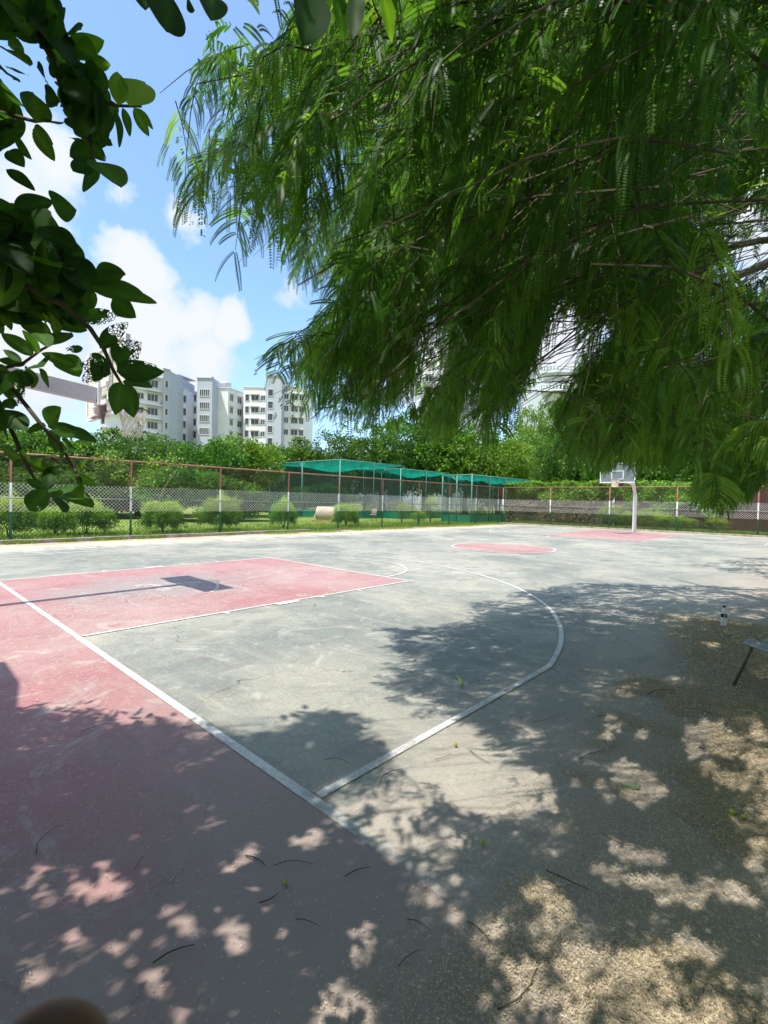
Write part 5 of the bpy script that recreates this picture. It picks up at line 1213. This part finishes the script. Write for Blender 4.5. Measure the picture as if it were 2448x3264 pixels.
def fruit(px, py, r, mat, label, st=(1, 1, 1), name='fallen_fruit', rz=0.0):
    g = G(px, py, r); q = MB(); n = 10
    q.lathe([(max(1e-4, r*math.sin(math.pi*i/n)), -r*math.cos(math.pi*i/n)) for i in range(n+1)], (0, 0, 0), 14)
    q.v = [(v[0]*st[0], v[1]*st[1], v[2]*st[2]*(1-.08*math.cos(v[0]/r*2))) for v in q.v]
    e = q.build(name, M[mat], None, True); e.location = (g[0], g[1], r*st[2]+.010); e.rotation_euler = (0, 0, rz); tag(e, label, 'fruit', 'small fruits fallen on the court')
    MB().tube([(0, 0, r*st[2]*.9), (.002, .001, r*st[2]*.9+.006)], .0012, 5).build('stalk', M['drytwig'], e)
fruit(616, 1909, .010, 'fruit', 'oval yellow green fruit on the shaded red paint', (1.5, 1, .8), rz=.9)
fruit(984, 1611, .012, 'fruit', 'yellow green fruit in the sunlit strip beside the three point line')
fruit(1043, 1825, .012, 'fruit', 'green fruit among seed litter right of the baseline corner')
fruit(1582, 1757, .016, 'fruit', 'larger green fruit of the pair in the straw litter'); fruit(1606, 1768, .013, 'fruit', 'smaller green fruit of the pair in the straw litter')
fruit(1530, 2975/S, .009, 'fruitpale', 'whitish fruit at the bottom near the sideline litter')
fruit(679, 1307, .016, 'fruit', 'lone small fruit beside the near edge of the red key')
def pod(pts, label, mat, r=.006):
    P = [G(x_, y_, .018) for x_, y_ in pts]; o_ = P[0].copy(); o_[2] = 0; n = len(P)
    q = MB().tube([p-o_ for p in P], [r*(.3+.8*math.sin(math.pi*(i+.5)/n)) for i in range(n)], 8); q.v = [(v[0], v[1], .016+(v[2]-.018)*.35) for v in q.v]
    e = q.build('seed_pod', M[mat], None, True); e.location = tuple(o_); tag(e, label, 'seed pod')
pod([(1337, 1690), (1350, 1696), (1365, 1698), (1378, 1700), (1384, 1697)], 'flat green seed pod in the sunlit patch at the right', 'pod', .009)
pod([(985, 1458), (993, 1466), (998, 1475), (994, 1483)], 'curled yellowish seed pod on the shaded court inside the arc', 'fruit', .012)
pod([(1500, 2110), (1540, 2122), (1580, 2118)], 'straw coloured dry pod lying in the litter at lower right', 'strawtwig', .006)
pod([(1590, 1600), (1640, 1625), (1675, 1640)], 'long straw coloured dry stalk below the chair', 'strawtwig', .006)

# ------------------------------------------------------------------ fingertip over the lower left of the lens
def finger():
    o_ = W(88, 2350, .055); e = empty('finger', tuple(o_)); tag(e, 'out of focus brown fingertip at the bottom left corner', 'finger')
    root = W(20, 2900, .075)-o_; ax = -root/np.linalg.norm(root); q = MB(); pts = []; rr_ = []
    R1 = .0074
    for k in range(9):
        a = math.pi/2*k/8; pts.append(ax*R1*math.sin(a)*1.0); rr_.append(max(.0002, R1*math.cos(a)))
    body = [(root, R1*1.25), (root*.75, R1*1.2), (root*.55, R1*1.28), (root*.3, R1*1.08), (root*.12, R1*1.03)]
    q.tube([b[0] for b in body]+pts, [b[1] for b in body]+rr_, 28); q.build('skin', M['skin'], e, True)
    n_ = MB(); away = nrm(F_[None])[0]; c_ = ax*.0005+away*R1*.96; sd_ = np.cross(ax, away)
    n_.tube([c_+sd_*.0035, c_+away*.0003, c_-sd_*.0035], [.0006, .0012, .0006], 6); n_.build('nail', M['nail'], e, True)
finger()
print('objects', len(bpy.data.objects))
